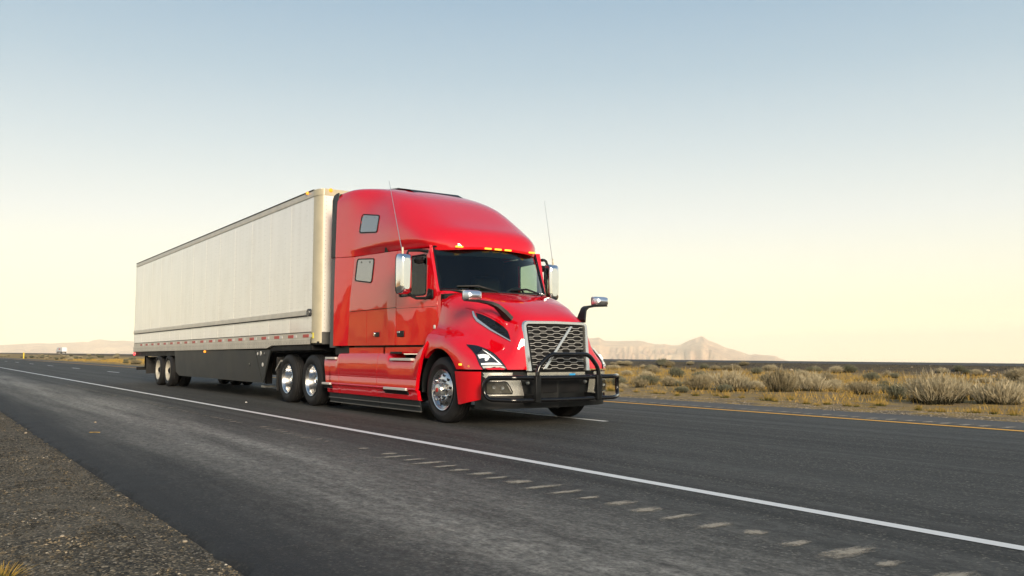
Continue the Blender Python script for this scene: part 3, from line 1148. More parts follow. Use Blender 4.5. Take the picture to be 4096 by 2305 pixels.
def prof(n):
    out = [((1 - k_ ** n) ** (1 / n), k_) for k_ in KZ]
    hmin = (1 - .85 ** n) ** (1 / n)
    out += [((hmin if False else h_ * hmin), (1 - (h_ * hmin) ** n) ** (1 / n)) for h_ in HT]
    return out


V = list(range(len(KZ) + len(HT)))


def roof_pt(u, v):
    n = lerp([0, .5, .8, .93, 1], [16, 14, 9, 5, 3.0], u)
    sg = -1 if v < 0 else 1
    h, kz = prof(n)[abs(v) - 1]
    xf = 4.16 - .36 * h ** 6                               # plan curve of the lip
    x = .80 + u * (xf - .80)
    xr = .80 + u * (XN - .80)
    zt = cr_interp(RX, RZ, xr)
    zl = lerp([.7, 1.4, 3.4, 4.2], [2.74, 2.71, 2.66, 2.645], x)
    # the cross-section: upright flanks, creased shoulder, gently crowned top
    z = zl + max(0, zt - zl) * kz - .05 * h ** 2 * kz
    w_edge = 1.3 - side_y(min(x, 2.7), z)
    if x > 2.7:
        w_edge = w_edge - .15 * ((x - 2.7) / 1.1) ** 1.6
    # the flank leans in towards the top
    q_ = min(1, max(0, (x - 1.25) / .9))
    w_edge -= .20 * q_ * q_ * (3 - 2 * q_) * kz * min(1, max(0, (z - 3.05) / .70))
    # brow: the fairing overhangs the cab, its lower rim turning under
    brow = min(1, max(0, (x - 1.3) / .7))
    w_edge -= .065 * brow * max(0, 1 - (z - zl) / .12)
    return (x, 1.3 - h * w_edge * sg, z)


NV = len(V)
rows = [[roof_pt(u, -v) for v in range(1, NV + 1)] + [roof_pt(u, v) for v in range(NV - 1, 0, -1)] for u in U]
rf = MB().grid(rows, flip=True)
# closed back and underside ledge
back = rows[0]
rf.add(back + [(.80, 1.3, 3.0)], [(i, i + 1, len(back)) for i in range(len(back) - 1)])
roof = rf.build('roof_fairing', M['red'], K, angle=50)
lip = MB()
ed = rows[-1]
lo = [(x - .16 if abs(y - 1.3) < 1.2 else x, 1.3 + (y - 1.3) * .96, z - .025) for x, y, z in ed]
mid = [(x - .01, y, z - .035) for x, y, z in ed]
lip.grid([ed, mid, lo])
lip.build('visor_lip', M['red'], roof, angle=60)
fl = []
for s_ in (0, 1):
    e = [roof_pt(u, 1) for u in U]
    f_ = [(x, y + .12, z - .045) for x, y, z in e]
    m_ = MB().grid([e, f_], flip=True)
    (m_.mirror() if s_ else m_).build('roof_ledge', M['red'], roof)
for yy in (.61, 1.11, 1.30, 1.49, 1.99):
    xx = 4.16 - .36 * (abs(yy - 1.3) / 1.0) ** 6 - .004
    MB().box(xx - .03, xx + .022, yy - .062, yy + .062, 2.632, 2.658).build('marker_light', M['amber_hot'], roof, bevel=.008)
MB().grid([[(x, y, cr_interp(RX, RZ, x) + dz) for y in fr(.80, 1.80, 9)] for x, dz in ((1.1, .0), (1.3, .015), (1.7, .02), (2.1, .012), (2.3, -.02))]).build('roof_vent', M['black'], roof)

def roof_y(x, z):
    """near flank of the roof fairing"""
    u = (x - .80) / 3.0
    pts = [roof_pt(u, v) for v in range(1, 15)]
    return lerp([q[2] for q in pts], [q[1] for q in pts], z)


for cs in ([(1.59, 3.11), (2.29, 3.04), (2.27, 3.33), (1.64, 3.43)], [(1.475, 2.275), (2.14, 2.195), (2.215, 2.595), (1.55, 2.645)]):
    p = pane(cs, fy=roof_y if cs[0][1] > 3 else side_y)
    ss = both(MB().poly(p), 'sleeper_window', M['sleeper_glass'], [roof, roof] if cs[0][1] > 3 else sl)
    both(MB().tube(p, .011, 8, closed=True), 'window_seal', M['black'], ss)
    for fx in (.25, .75):
        a, b = Vector((cs[3][0], 0, cs[3][1])), Vector((cs[2][0], 0, cs[2][1]))
        q = a.lerp(b, fx)
        y = (roof_y if cs[0][1] > 3 else side_y)(q.x, q.z - .05) - .006
        both(MB().lathe([(.02, .004), (.017, -.004), (.0005, -.005)], c=(q.x, y, q.z - .055), n=12), 'window_latch', M['black_gloss'], ss)

# ------------------------------------------------------------------ side extenders
both(MB().prism([(.52, .03, 2.745), (.815, .03, 2.745), (.815, .03, 3.93), (.70, .03, 3.925), (.60, .03, 3.90), (.54, .03, 3.82)], (0, .03, 0)), 'side_extender', M['extender'], K, bevel=.012)
both(MB().prism([(.50, .045, 1.10), (.795, .03, 1.10), (.795, .03, 2.725), (.52, .045, 2.725)], (0, .03, 0)), 'side_extender', M['extender_grey'], K, bevel=.008)
MB().box(.82, .86, .06, 2.54, 1.1, 3.9).build('back_wall', M['steel_dark'], K)

# ------------------------------------------------------------------ windscreen, pillars, cab interior
def ws(a, b):
    """a across -1..1, b bottom..top"""
    xc, xe = 4.42 - .30 * b, 4.06 - .25 * b
    x = xc - (xc - xe) * abs(a) ** 2.3
    h = a * (.985 - .01 * b)
    z0 = 1.935 + .035 * abs(a) ** 2
    z = z0 + (2.655 - z0) * b
    return (x, 1.3 - h, z)


A = fr(-1, 1, 21)
Bn = fr(0, 1, 8)
screen = MB().grid([[ws(a, b) for a in A] for b in Bn]).build('windscreen', M['glass'], K)
band = []
for a in A:
    band.append(ws(a, -.03))
border = [ws(a, 0) for a in A] + [ws(1, b) for b in Bn[1:]] + [ws(a, 1) for a in A[::-1][1:]] + [ws(-1, b) for b in Bn[::-1][1:-1]]
MB().tube(border, .026, 8, closed=True).build('windscreen_seal', M['black_gloss'], screen)
# sun band and header
MB().grid([[(x - .012, y, z) for x, y, z in [ws(a, b) for a in A]] for b in (.80, .9, 1.02)]).build('sun_band', M['black_gloss'], screen)
pil = MB()
rows = []
for b in fr(-.05, 1.03, 8):
    e = ws(1, b)
    z = e[2]
    xs_ = lerp([1.9, 2.66], [4.03, 3.84], z)
    ys_ = side_y(xs_, z) + .0
    r = []
    for t in fr(0, 1, 6):
        bulge = .015 * math.sin(math.pi * t)
        r.append((e[0] * (1 - t) + xs_ * t + bulge, e[1] * (1 - t) + ys_ * t - bulge * .6, z))
    rows.append(r)
pil.grid(rows)
both(pil, 'pillar', M['red'], K)
# header above the screen, closing the cab under the visor
MB().grid([[(x - .02, y, 2.62) for x, y, z in [ws(a, 1) for a in A]], [(x + .0, y, 2.70) for x, y, z in [ws(a, 1) for a in A]]]).build('screen_header', M['black'], K)
# cowl below the screen
MB().grid([[(x + .005, y, z - .01) for x, y, z in [ws(a, 0) for a in A]], [(x + .09, y * .985 + .02, z - .055) for x, y, z in [ws(a, 0) for a in A]], [(x + .09, y * .985 + .02, 1.7) for x, y, z in [ws(a, 0) for a in A]]]).build('cowl', M['black'], K)
both(MB().grid(skin(4.0, 4.12, 1.05, 1.94, 4, 8, off=.004, x0f=lambda z: dx1(z) + .006), flip=True), 'cowl_side', M['red'], K)
both(MB().grid([[(3.96, side_y(3.96, 1.95) + .01, 1.955), (4.05, side_y(4.05, 1.94), 1.94), (4.12, side_y(4.12, 1.94) + .01, 1.90)], [(4.02, .30, 1.97), (4.10, .34, 1.955), (4.22, .40, 1.91)], [(4.08, .33, 1.965), (4.20, .45, 1.945), (4.30, .52, 1.915)]]), 'cowl_top', M['red'], K)
for a0, a1, bb in ((.80, .22, .08), (-.08, -.70, .06)):
    p0 = Vector(ws(a0, bb)) + Vector((.03, 0, .01))
    p1 = Vector(ws((a0 + a1) / 2, bb + .02)) + Vector((.045, 0, .015))
    p2 = Vector(ws(a1, bb * .4)) + Vector((.035, 0, 0))
    p3 = Vector(ws(a1 - .06, -.03)) + Vector((.02, 0, -.01))
    MB().tube([p0, p1, p2, p3], [.010, .017, .014, .016], 6).build('wiper', M['black'], screen)
# interior
lin = MB()
for rws in (skin(1.4, 4.02, 1.0, WZ0, 12, 4, off=.045), skin(1.4, WX0, WZ0, WZ1, 8, 4, off=.045), skin(WX1, 3.84, WZ0, WZ1, 3, 4, off=.045), skin(1.4, 3.7, WZ1, 2.64, 8, 3, off=.045)):
    lin.grid(rws)
inner = both(lin, 'cab_lining', M['interior'], K)
MB().box(2.55, 2.60, .12, 2.48, 1.0, 2.75).build('sleeper_curtain', M['interior'], K)
MB().box(.84, 3.72, .30, 2.30, 2.70, 2.74).build('cab_ceiling', M['interior'], K)
MB().box(.84, 3.9, .26, 2.34, 1.05, 1.12).build('cab_floor', M['interior'], K)
MB().prism([(4.20, .34, 1.10), (3.76, .34, 1.10), (3.70, .34, 1.70), (3.80, .34, 1.87), (4.20, .34, 1.87)], (0, 1.92, 0)).build('dashboard', M['interior'], K, bevel=.03)
MB().prism([(2.9, .45, 1.3), (3.45, .45, 1.3), (3.48, .45, 1.5), (3.12, .45, 1.52), (2.98, .45, 2.3), (2.86, .45, 2.36), (2.80, .45, 2.2)], (0, .52, 0)).build('seat', M['interior'], K, bevel=.05)
MB().prism([(2.9, 1.63, 1.3), (3.45, 1.63, 1.3), (3.48, 1.63, 1.5), (3.12, 1.63, 1.52), (2.98, 1.63, 2.3), (2.86, 1.63, 2.36), (2.80, 1.63, 2.2)], (0, .52, 0)).build('seat', M['interior'], K, bevel=.05)
sw = []
for i in range(28):
    a = 2 * math.pi * i / 28
    sw.append((3.72 + .13 * math.sin(a), 1.88 + .23 * math.cos(a), 1.88 + .19 * math.sin(a)))
stw = MB().tube(sw, .017, 8, closed=True).build('steering_wheel', M['black'], K)
MB().tube([(3.72, 1.65, 1.88), (3.72, 2.11, 1.88)], .016, 6).build('spoke', M['black'], stw)
MB().tube([(3.73, 1.88, 1.88), (4.0, 1.88, 1.70)], .03, 8).build('steering_column', M['black'], stw)

# ------------------------------------------------------------------ hood with fenders
HX = [4.07, 4.36, 4.65, 4.90, 5.15, 5.35, 5.50, 5.585, 5.625]
HS = [[(1.3, 1.87), (.95, 1.875), (.55, 1.89), (.42, 1.885), (.315, 1.80), (.285, 1.60), (.265, 1.42), (.17, 1.34), (.07, 1.24), (.045, 1.02), (.05, .75)],
      [(1.3, 1.935), (.95, 1.935), (.55, 1.92), (.40, 1.87), (.31, 1.75), (.27, 1.55), (.24, 1.38), (.15, 1.31), (.06, 1.20), (.045, 1.0), (.05, .75)],
      [(1.3, 1.90), (.95, 1.895), (.6, 1.865), (.45, 1.80), (.37, 1.66), (.32, 1.48), (.27, 1.345), (.15, 1.285), (.05, 1.18), (.04, .95), (.05, .75)],
      [(1.3, 1.83), (.95, 1.825), (.66, 1.79), (.52, 1.72), (.43, 1.58), (.38, 1.42), (.31, 1.285), (.17, 1.215), (.06, 1.10), (.045, .88), (.05, .75)],
      [(1.3, 1.75), (.98, 1.745), (.72, 1.71), (.60, 1.63), (.52, 1.49), (.47, 1.33), (.39, 1.19), (.25, 1.105), (.12, .99), (.085, .84), (.085, .75)],
      [(1.3, 1.665), (1.0, 1.66), (.77, 1.62), (.67, 1.53), (.60, 1.40), (.55, 1.25), (.48, 1.11), (.36, 1.02), (.24, .93), (.18, .83), (.17, .75)],
      [(1.3, 1.585), (1.0, 1.58), (.80, 1.54), (.71, 1.46), (.66, 1.34), (.61, 1.20), (.55, 1.07), (.46, .965), (.37, .88), (.32, .81), (.31, .75)],
      [(1.3, 1.52), (1.0, 1.515), (.82, 1.48), (.725, 1.42), (.685, 1.30), (.65, 1.17), (.61, 1.05), (.56, .95), (.51, .87), (.48, .80), (.47, .75)],
      [(1.3, 1.465), (1.0, 1.462), (.82, 1.45), (.74, 1.40), (.725, 1.28), (.73, 1.15), (.735, 1.03), (.74, .92), (.745, .85), (.745, .79), (.745, .75)]]


def sec(x):
    return [(cr_interp(HX, [s_[i][0] for s_ in HS], x), cr_interp(HX, [s_[i][1] for s_ in HS], x)) for i in range(11)]


def arch_z(x):
    """lower edge of the fender"""
    dx, R = x - 4.46, .60
    if x < 5.02:
        q = R * R - (dx * 1.02) ** 2
        a = .48 + math.sqrt(max(q, 0))
        return max(a, .785)
    return .785


def hood_row(x, zcut, n=34):
    S = sec(x)
    ts = list(range(11))
    fine = []
    for i in range(201):
        t = 10 * i / 200
        fine.append((cr_interp(ts, [q[0] for q in S], t), cr_interp(ts, [q[1] for q in S], t)))
    cut = [fine[0]]
    for a, b in zip(fine[:-1], fine[1:]):
        if b[1] < zcut:
            t = (a[1] - zcut) / max(1e-9, a[1] - b[1])
            cut.append((a[0] + (b[0] - a[0]) * t, zcut))
            break
        cut.append(b)
    d = [0]
    for a, b in zip(cut[:-1], cut[1:]):
        d.append(d[-1] + math.hypot(b[0] - a[0], b[1] - a[1]))
    out = []
    lean = max(0, min(1, (x - 5.0) / .62)) * .13
    for i in range(n):
        s_ = d[-1] * i / (n - 1)
        y, z = lerp(d, [c[0] for c in cut], s_), lerp(d, [c[1] for c in cut], s_)
        out.append((x + lean * (1.46 - z), y, z))
    return out


hx = fr(4.075, 5.02, 36) + fr(5.04, 5.5, 20) + fr(5.515, 5.625, 8)
hr = [hood_row(x, arch_z(x)) for x in hx]
hd = MB()
full = [r[::-1] + [(x, 2.6 - y, z) for x, y, z in r[1:]] for r in hr]
hd.grid(full)
# folded-in arch and bottom edges
for e in ([r[-1] for r in hr],):
    inn = [(x, y + .07, z + .004) for x, y, z in e]
    hd.grid([e, inn], flip=True)
    hd.grid([[(x, 2.6 - y, z) for x, y, z in e], [(x, 2.6 - y, z) for x, y, z in inn]], flip=False)
hood = hd.build('hood', M['red'], K, angle=60)
# wheel-arch flare
fl = []
for i in range(25):
    a = math.radians(172 - i * 7.2 * .93)
    fl.append((4.46 + .585 * math.cos(a), .052 if math.cos(a) < .6 else .052 + .05 * (math.cos(a) - .6), .485 + .585 * math.sin(a)))
# dark inner wheel housing
ih = []
for i in range(17):
    a = math.radians(188 - i * 12)
    ih.append([(4.46 + .57 * math.cos(a), y, .50 + .57 * math.sin(a)) for y in (.10, .55)])
both(MB().grid(ih), 'wheel_housing', M['black'], K)
both(MB().prism([(3.86, .56, .3), (5.1, .56, .3), (5.1, .56, 1.0), (4.4, .56, 1.15), (3.86, .56, 1.0)], (0, .02, 0)), 'wheel_housing', M['black'], K)
# amber side lamp on the fender
both(MB().prism([(5.00, .058, .872), (5.23, .10, .845), (5.24, .10, .812), (5.21, .095, .808), (5.01, .058, .835)], (.0, .03, 0)), 'side_lamp', M['amber_dim'], K, bevel=.008)
both(MB().box(5.02, 5.09, .050, .075, .836, .866), 'side_lamp_bulb', M['amber_hot'], K, bevel=.01)
both(MB().box(3.96, 4.015, side_y(4.0, 1.42) - .012, side_y(4.0, 1.42) + .02, 1.375, 1.435), 'cab_lamp', M['strip_white'], K, bevel=.01)

# ------------------------------------------------------------------ headlights and hood vents, lying on the skin of the hood
def lift(pts, d, n=(.50, -.62, .60)):
    v = Vector(n).normalized() * d
    return [tuple(Vector(p) + v) for p in pts]


from mathutils.bvhtree import BVHTree
import bmesh
hood_bvh = BVHTree.FromPolygons([v.co.copy() for v in hood.data.vertices], [tuple(p.vertices) for p in hood.data.polygons])


def conform(poly, d, cuts=3, thick=0.0):
    """patch cut to an outline and laid on the hood, d above its skin"""
    b = bmesh.new()
    vs_ = [b.verts.new(p) for p in poly]
    b.faces.new(vs_)
    bmesh.ops.triangulate(b, faces=b.faces[:])
    for _ in range(cuts):
        long_ = [e for e in b.edges if e.calc_length() > .03]
        if long_:
            bmesh.ops.subdivide_edges(b, edges=long_, cuts=1)
            bmesh.ops.triangulate(b, faces=[f for f in b.faces if len(f.verts) > 3])
    mb = MB()
    b.verts.index_update()
    pts = []
    for v in b.verts:
        co, no, i_, di_ = hood_bvh.find_nearest(v.co)
        if no.dot(Vector((.5, -.62, .6))) < 0:
            no = -no
        if co.z < .80:
            co = v.co.copy()
        pts.append(tuple(co + no * d))
    out = Vector((.5, -.62, .6))
    for f_ in b.faces:
        q = [v.index for v in f_.verts]
        n_ = (Vector(pts[q[1]]) - Vector(pts[q[0]])).cross(Vector(pts[q[2]]) - Vector(pts[q[0]]))
        mb.f.append(tuple(q if n_.dot(out) > 0 else q[::-1]))
        mb.mi.append(0)
    mb.v = pts
    b.free()
    return mb


def on_skin(pts, d):
    out = []
    for p in pts:
        co, no, i_, di_ = hood_bvh.find_nearest(Vector(p))
        if no.dot(Vector((.5, -.62, .6))) < 0:
            no = -no
        out.append(tuple(co + no * d))
    return out


HL = [(5.05, .171, 1.123), (5.115, .223, 1.117), (5.176, .267, 1.105), (5.246, .305, 1.082), (5.325, .343, 1.05), (5.398, .371, 1.016), (5.485, .389, .964), (5.574, .405, .897), (5.631, .428, .829), (5.66, .445, .787),
      (5.445, .200, .787), (5.394, .183, .839), (5.342, .182, .901), (5.269, .188, .981), (5.174, .187, 1.05), (5.103, .176, 1.09)]
hl = both(conform(HL, .006), 'headlight', M['lamp_grey'], K)
both(MB().tube(on_skin(HL, .006), .007, 6, closed=True), 'lamp_rim', M['black_gloss'], hl)
both(conform([(5.05, .171, 1.123), (5.115, .223, 1.117), (5.176, .267, 1.105), (5.246, .305, 1.082), (5.272, .288, 1.053), (5.275, .20, .985), (5.174, .187, 1.05), (5.103, .176, 1.09)], .009), 'lamp_bezel', M['black_gloss'], hl)
DR = [(5.272, .288, 1.053), (5.342, .318, 1.021), (5.446, .346, .964), (5.545, .37, .897), (5.61, .401, .841), (5.408, .194, .842), (5.394, .196, .865), (5.568, .368, .869), (5.485, .341, .93), (5.397, .317, .981)]
both(conform(DR, .014), 'led_bar', M['led'], hl)
PJ = [(5.285, .203, .978), (5.34, .272, .992), (5.392, .312, .978), (5.470, .332, .930), (5.535, .345, .880), (5.388, .200, .878)]
both(conform(PJ, .010), 'reflector', M['lamp_grey'], hl)
both(conform([(5.290, .208, .975), (5.34, .268, .989), (5.392, .308, .975), (5.445, .315, .935), (5.335, .20, .935)], .013), 'beam_lens', M['led'], hl)
for c, r_ in (((5.335, .235, .945), .034), ((5.425, .275, .915), .034)):
    both(MB().lathe([(.0005, .016), (r_ * .6, .014), (r_, .0), (r_, -.01)], c=on_skin([c], .010)[0], axis='X', n=18), 'projector', M['led'], hl)
both(conform([(5.423, .198, .831), (5.615, .405, .829), (5.638, .422, .802), (5.440, .200, .802)], .012), 'turn_lamp', M['strip_white'], hl)
both(conform(HL, .020), 'lamp_lens', M['glass_clear'], hl)
VN = [(4.887, .429, 1.59), (4.992, .469, 1.562), (5.115, .512, 1.514), (5.236, .554, 1.453), (5.358, .594, 1.381), (5.435, .61, 1.317), (5.481, .609, 1.253), (5.517, .60, 1.19), (5.342, .545, 1.267), (5.19, .494, 1.345), (5.03, .446, 1.438), (4.945, .423, 1.497)]
VC = [(4.825, .407, 1.611), (4.852, .42, 1.611), (4.904, .418, 1.544), (4.952, .426, 1.497), (5.188, .495, 1.352), (5.526, .602, 1.184), (5.534, .599, 1.167), (5.198, .488, 1.319), (4.94, .411, 1.459), (4.872, .40, 1.532)]
vnn = (.42, -.82, .36)
vt = both(conform(VN, .006), 'hood_vent', M['black_gloss'], [hood, hood])
both(MB().prism(lift(VC, .001, vnn), tuple(Vector(vnn) * .022)), 'vent_trim', M['silver'], [hood, hood], bevel=.004)
for t_ in (.15, .32, .5, .68, .85):
    a_ = Vector(VN[1]).lerp(Vector(VN[6]), t_)
    lo_ = Vector(VN[11]).lerp(Vector(VN[8]), t_)
    both(MB().tube(lift([a_, lo_], .008, vnn), .006, 5), 'vent_slat', M['black'], vt)
both(MB().tube(lift([(4.69, .372, 1.675), (4.84, .43, 1.645), (4.98, .478, 1.60), (5.14, .535, 1.535), (5.28, .585, 1.465), (5.38, .612, 1.39), (5.46, .628, 1.31)], -.006, vnn), [.004, .016, .02, .02, .018, .014, .004], 8), 'hood_crease', M['red'], [hood, hood])
# ------------------------------------------------------------------ grille
def gx_(z):
    return 5.635 + (1.46 - z) * .128


def gp(y, z, dx=0.0):
    return (gx_(z) + dx, y, z)


grille = MB().poly([gp(.78, 1.43, -.05), gp(.82, .76, -.05), gp(1.78, .76, -.05), gp(1.82, 1.43, -.05)]).build('grille', M['black'], K)
outer = [(.735, .765), (.715, 1.40), (.735, 1.445), (.78, 1.465), (1.3, 1.475), (1.82, 1.465), (1.865, 1.445), (1.885, 1.40), (1.865, .765)]
inner_ = [(.835, .765), (.785, 1.385), (.79, 1.40), (.81, 1.408), (1.3, 1.415), (1.79, 1.408), (1.81, 1.40), (1.815, 1.385), (1.765, .765)]
gf = MB()
ro = [gp(y, z, -.02) for y, z in outer]
rm = [gp(y * .82 + yi * .18, z * .82 + zi * .18, .014) for (y, z), (yi, zi) in zip(outer, inner_)]
rm2 = [gp(y * .25 + yi * .75, z * .25 + zi * .75, .012) for (y, z), (yi, zi) in zip(outer, inner_)]
ri = [gp(y, z, -.05) for y, z in inner_]
gf.grid([ro, rm, rm2, ri], flip=True)
gf.build('grille_frame', M['silver'], grille, angle=40)
NB = 14
for i in range(NB):
    z = 1.375 - i * (1.375 - .80) / (NB - 1)
    half = lerp([.80, 1.38], [.455, .495], z)
    pts = []
    per, amp = .240, .0085
    sgn = 1 if i % 2 == 0 else -1
    y = 1.3 - half
    wave = [(0, 1), (.36, 1), (.50, -1), (.86, -1), (1.0, 1)]
    yk = 1.3 - half - .02
    seq = []
    while yk < 1.3 + half:
        for a, s_ in wave[:-1]:
            seq.append((yk + a * per, s_))
        yk += per
    seq = [(yy, s_) for yy, s_ in seq if 1.3 - half + .01 < yy < 1.3 + half - .01]
    seq = [(1.3 - half, seq[0][1])] + seq + [(1.3 + half, seq[-1][1])]
    bar = MB()
    th, dp = .0038, .018
    rws = []
    for yy, s_ in seq:
        zz = z + sgn * s_ * amp
        rws.append([gp(yy, zz - th, -dp), gp(yy, zz - th, -.004), gp(yy, zz + th, -.004), gp(yy, zz + th, -dp)])
    bar.grid(rws, cv=True)
    bar.build('grille_bar', M['grille_metal'], grille, smooth=False)
    if i < NB - 1:
        z2 = z - (1.375 - .80) / (NB - 1)
        pit = z - z2
        # dark webs that join neighbouring bars into cells
        for j, (yy, s_) in enumerate(seq[1:-1]):
            pass
MB().prism([gp(1.545, 1.395, -.006), gp(1.60, 1.395, -.006), gp(1.065, .785, -.006), gp(1.005, .785, -.006)], (.022, 0, .003)).build('diagonal_bar', M['silver'], grille, bevel=.006)
MB().grid([[gp(1.3 + s_ * h, z, -.034) for s_, h in ((-1, lerp([.76, 1.42], [.46, .50], z)), (1, lerp([.76, 1.42], [.46, .50], z)))] for z in fr(.77, 1.41, 4)]).build('grille_mesh', M['steel_dark'], grille)
both(MB().prism([gp(.795, 1.38, -.04), gp(.845, 1.38, -.04), gp(.875, .775, -.04), gp(.838, .775, -.04)], (.032, 0, 0)), 'grille_surround', M['black'], grille)

# ------------------------------------------------------------------ bumper
BP = [(4.93, .05), (5.10, .055), (5.25, .085), (5.37, .15), (5.46, .24), (5.53, .36), (5.60, .55), (5.66, .80), (5.69, 1.05), (5.70, 1.3)]
bx = [0]
for a, b in zip(BP[:-1], BP[1:]):
    bx.append(bx[-1] + math.hypot(b[0] - a[0], b[1] - a[1]))


def bpt(s, z, off=0.0, lean=0.0):
    x, y = cr_interp(bx, [q[0] for q in BP], s), cr_interp(bx, [q[1] for q in BP], s)
    e = .01
    tx, ty = cr_interp(bx, [q[0] for q in BP], s + e) - x, cr_interp(bx, [q[1] for q in BP], s + e) - y
    l = math.hypot(tx, ty) or 1
    return (x + ty / l * off + lean, y - tx / l * off, z)


def bpatch(s0, s1, z0, z1, off=0.0, n=14, zn=5, z0f=None, z1f=None, d=.03, sl0=0.0, sl1=0.0):
    rows = []
    for i in range(n):
        t = i / (n - 1)
        r = []
        for j in range(zn):
            u = j / (zn - 1)
            s = s0 + sl0 * (1 - u) + (s1 + sl1 * (1 - u) - s0 - sl0 * (1 - u)) * t
            a = z0f(s) if z0f else z0
            b = z1f(s) if z1f else z1
            r.append(bpt(s, a + (b - a) * u, off))
        rows.append(r)
    mb = MB()
    edge = lambda r: [(r[0][0] - d * .5, r[0][1] + d, r[0][2])] + r + [(r[-1][0] - d * .5, r[-1][1] + d, r[-1][2])]
    mb.grid([edge(r) for r in rows], flip=True)
    return mb


SE = bx[-1]
s_corner = bx[3] + .05
bumper = []
for g in (0, 1):
    mb = bpatch(bx[0], s_corner, .30, .755, n=16, zn=8, z0f=lambda s: lerp([0, .15, s_corner], [.292, .30, .375], s), sl0=.10)
    bumper.append((mb.mirror() if g else mb).build('bumper_corner', M['red'], K))
core = MB().grid([[bpt(s, z, -.02) for z in (.25, .34, .45, .60, .755)] for s in fr(s_corner - .1, SE, 14)], flip=True)
both(core, 'bumper_core', M['black'], K)
both(bpatch(s_corner + .02, s_corner + .44, .70, .742, off=.004, sl0=.03), 'bumper_strip', M['silver'], K)
both(bpatch(s_corner + .02, s_corner + .10, .66, .70, off=.004, n=4, sl0=.05), 'bumper_strip', M['silver'], K)
both(bpatch(bx[7] - .02, SE, .688, .742, off=.006), 'centre_strip', M['silver'], K)
MB().box(5.70, 5.712, 1.50, 1.60, .692, .722).build('sticker', M['sticker_blue'], K)
tr_ = both(bpatch(s_corner + .06, s_corner + .56, .425, .635, off=.010, sl0=.0, sl1=.05), 'fog_lamp_trim', M['silver'], K)
fgc = [(.075, .452), (.43, .452), (.435, .48), (.40, .55), (.36, .605), (.33, .62), (.10, .62), (.075, .60)]
fogr = []
for (a_, b_) in zip(fgc, fgc[1:] + fgc[:1]):
    for k in range(4):
        t_ = k / 4
        fogr.append(bpt(s_corner + a_[0] + (b_[0] - a_[0]) * t_, a_[1] + (b_[1] - a_[1]) * t_, .018))
fg = both(bpatch(s_corner + .08, s_corner + .34, .455, .617, off=.017, sl1=.088), 'fog_lamp', M['fog_dark'], tr_)
both(MB().tube(fogr, .007, 6, closed=True), 'fog_lamp_rim', M['black_gloss'], fg)
for q, zq in ((.17, .545), (.29, .535)):
    c = bpt(s_corner + q, zq, .018)
    both(MB().lathe([(.0005, .003), (.018, .005), (.024, .012), (.024, .0)], c=c, axis='X', n=18), 'fog_bulb', M['alu_dull'], fg)
both(bpatch(s_corner + .08, s_corner + .34, .455, .617, off=.034, sl1=.088), 'fog_lens', M['glass_clear'], fg)
MB().grid([[bpt(s, .30, -.03) if k == 0 else (bpt(s, .24, -.12) if k == 1 else bpt(s, .23, -.5)) for k in range(3)] for s in fr(.28, SE, 12)]).build('bumper_apron', M['black'], K)
MB().grid([[(x, 2.6 - y, z) for x, y, z in ([bpt(s, .30, -.03), bpt(s, .24, -.12), bpt(s, .23, -.5)])] for s in fr(.28, SE, 12)]).build('bumper_apron', M['black'], K)
MB().box(5.66, 5.695, .92, 1.68, .46, .64).build('intake_mesh', M['steel_dark'], K)
for yy in (.77, 1.80):
    MB().lathe([(.0005, .03), (.02, .028), (.028, .01), (.028, 0)], c=(5.68, yy, .60), axis='X', n=12).build('tow_hook', M['alu_dull'], K)

# ------------------------------------------------------------------ bull bar
bb = empty('bull_bar', (5.9, 1.3, .36), K)


def arcpath(pts, r, n=5, closed=False):
    """polyline with rounded corners"""
    P = [Vector(p) for p in pts]
    out = []
    N = len(P)
    for i in range(N):
        if not closed and i in (0, N - 1):
            out.append(P[i])
            continue
        p, a, b = P[i], P[i - 1], P[(i + 1) % N]
        ra = min(r, (a - p).length * .45, (b - p).length * .45)
        p0, p1 = p + (a - p).normalized() * ra, p + (b - p).normalized() * ra
        for k in range(n):
            t = k / (n - 1)
            out.append(p0 * (1 - t) ** 2 + p * 2 * t * (1 - t) + p1 * t * t)
    return out


loop = [(5.90, .42, .680), (5.66, .15, .680), (5.60, .105, .60), (5.60, .105, .47), (5.66, .15, .385), (5.90, .42, .375)]
loop = loop + [(x, 2.6 - y, z) for x, y, z in loop[::-1]]
loop = [(5.915, 1.3, .672)] + loop[:6] + [(5.915, 1.3, .368)] + loop[6:]
MB().tube(arcpath(loop, .11, 6, True), .031, 12, closed=True).build('ring_tube', M['black_gloss'], bb)
hoop = [(5.935, .755, .36), (5.935, .755, .80), (5.955, .95, .995), (5.955, 1.65, .995), (5.935, 1.845, .80), (5.935, 1.845, .36)]
MB().tube(arcpath(hoop, .09, 6), .031, 12).build('hoop_tube', M['black_gloss'], bb)
for y in (.755, 1.845):
    MB().box(5.905, 5.965, y - .045, y + .045, .34, .70).build('upright', M['black'], bb, bevel=.01)
    MB().prism([(5.40, y - .012, .30), (5.92, y - .012, .34), (5.92, y - .012, .44), (5.40, y - .012, .46)], (0, .024, 0)).build('mount_bracket', M['steel_dark'], bb)

# ------------------------------------------------------------------ step fairing
def ftop(x):
    return lerp([.33, .90, .93, .98, 2.93, 2.99, 3.74, 3.80, 4.10, 4.14], [.935, .935, 1.0, 1.005, 1.005, .925, .925, .96, 1.165, 1.20], x)


def ffront(z):
    return lerp([.3, .5, .8, 1.0, 1.2], [3.92, 3.875, 3.93, 4.05, 4.17], z)


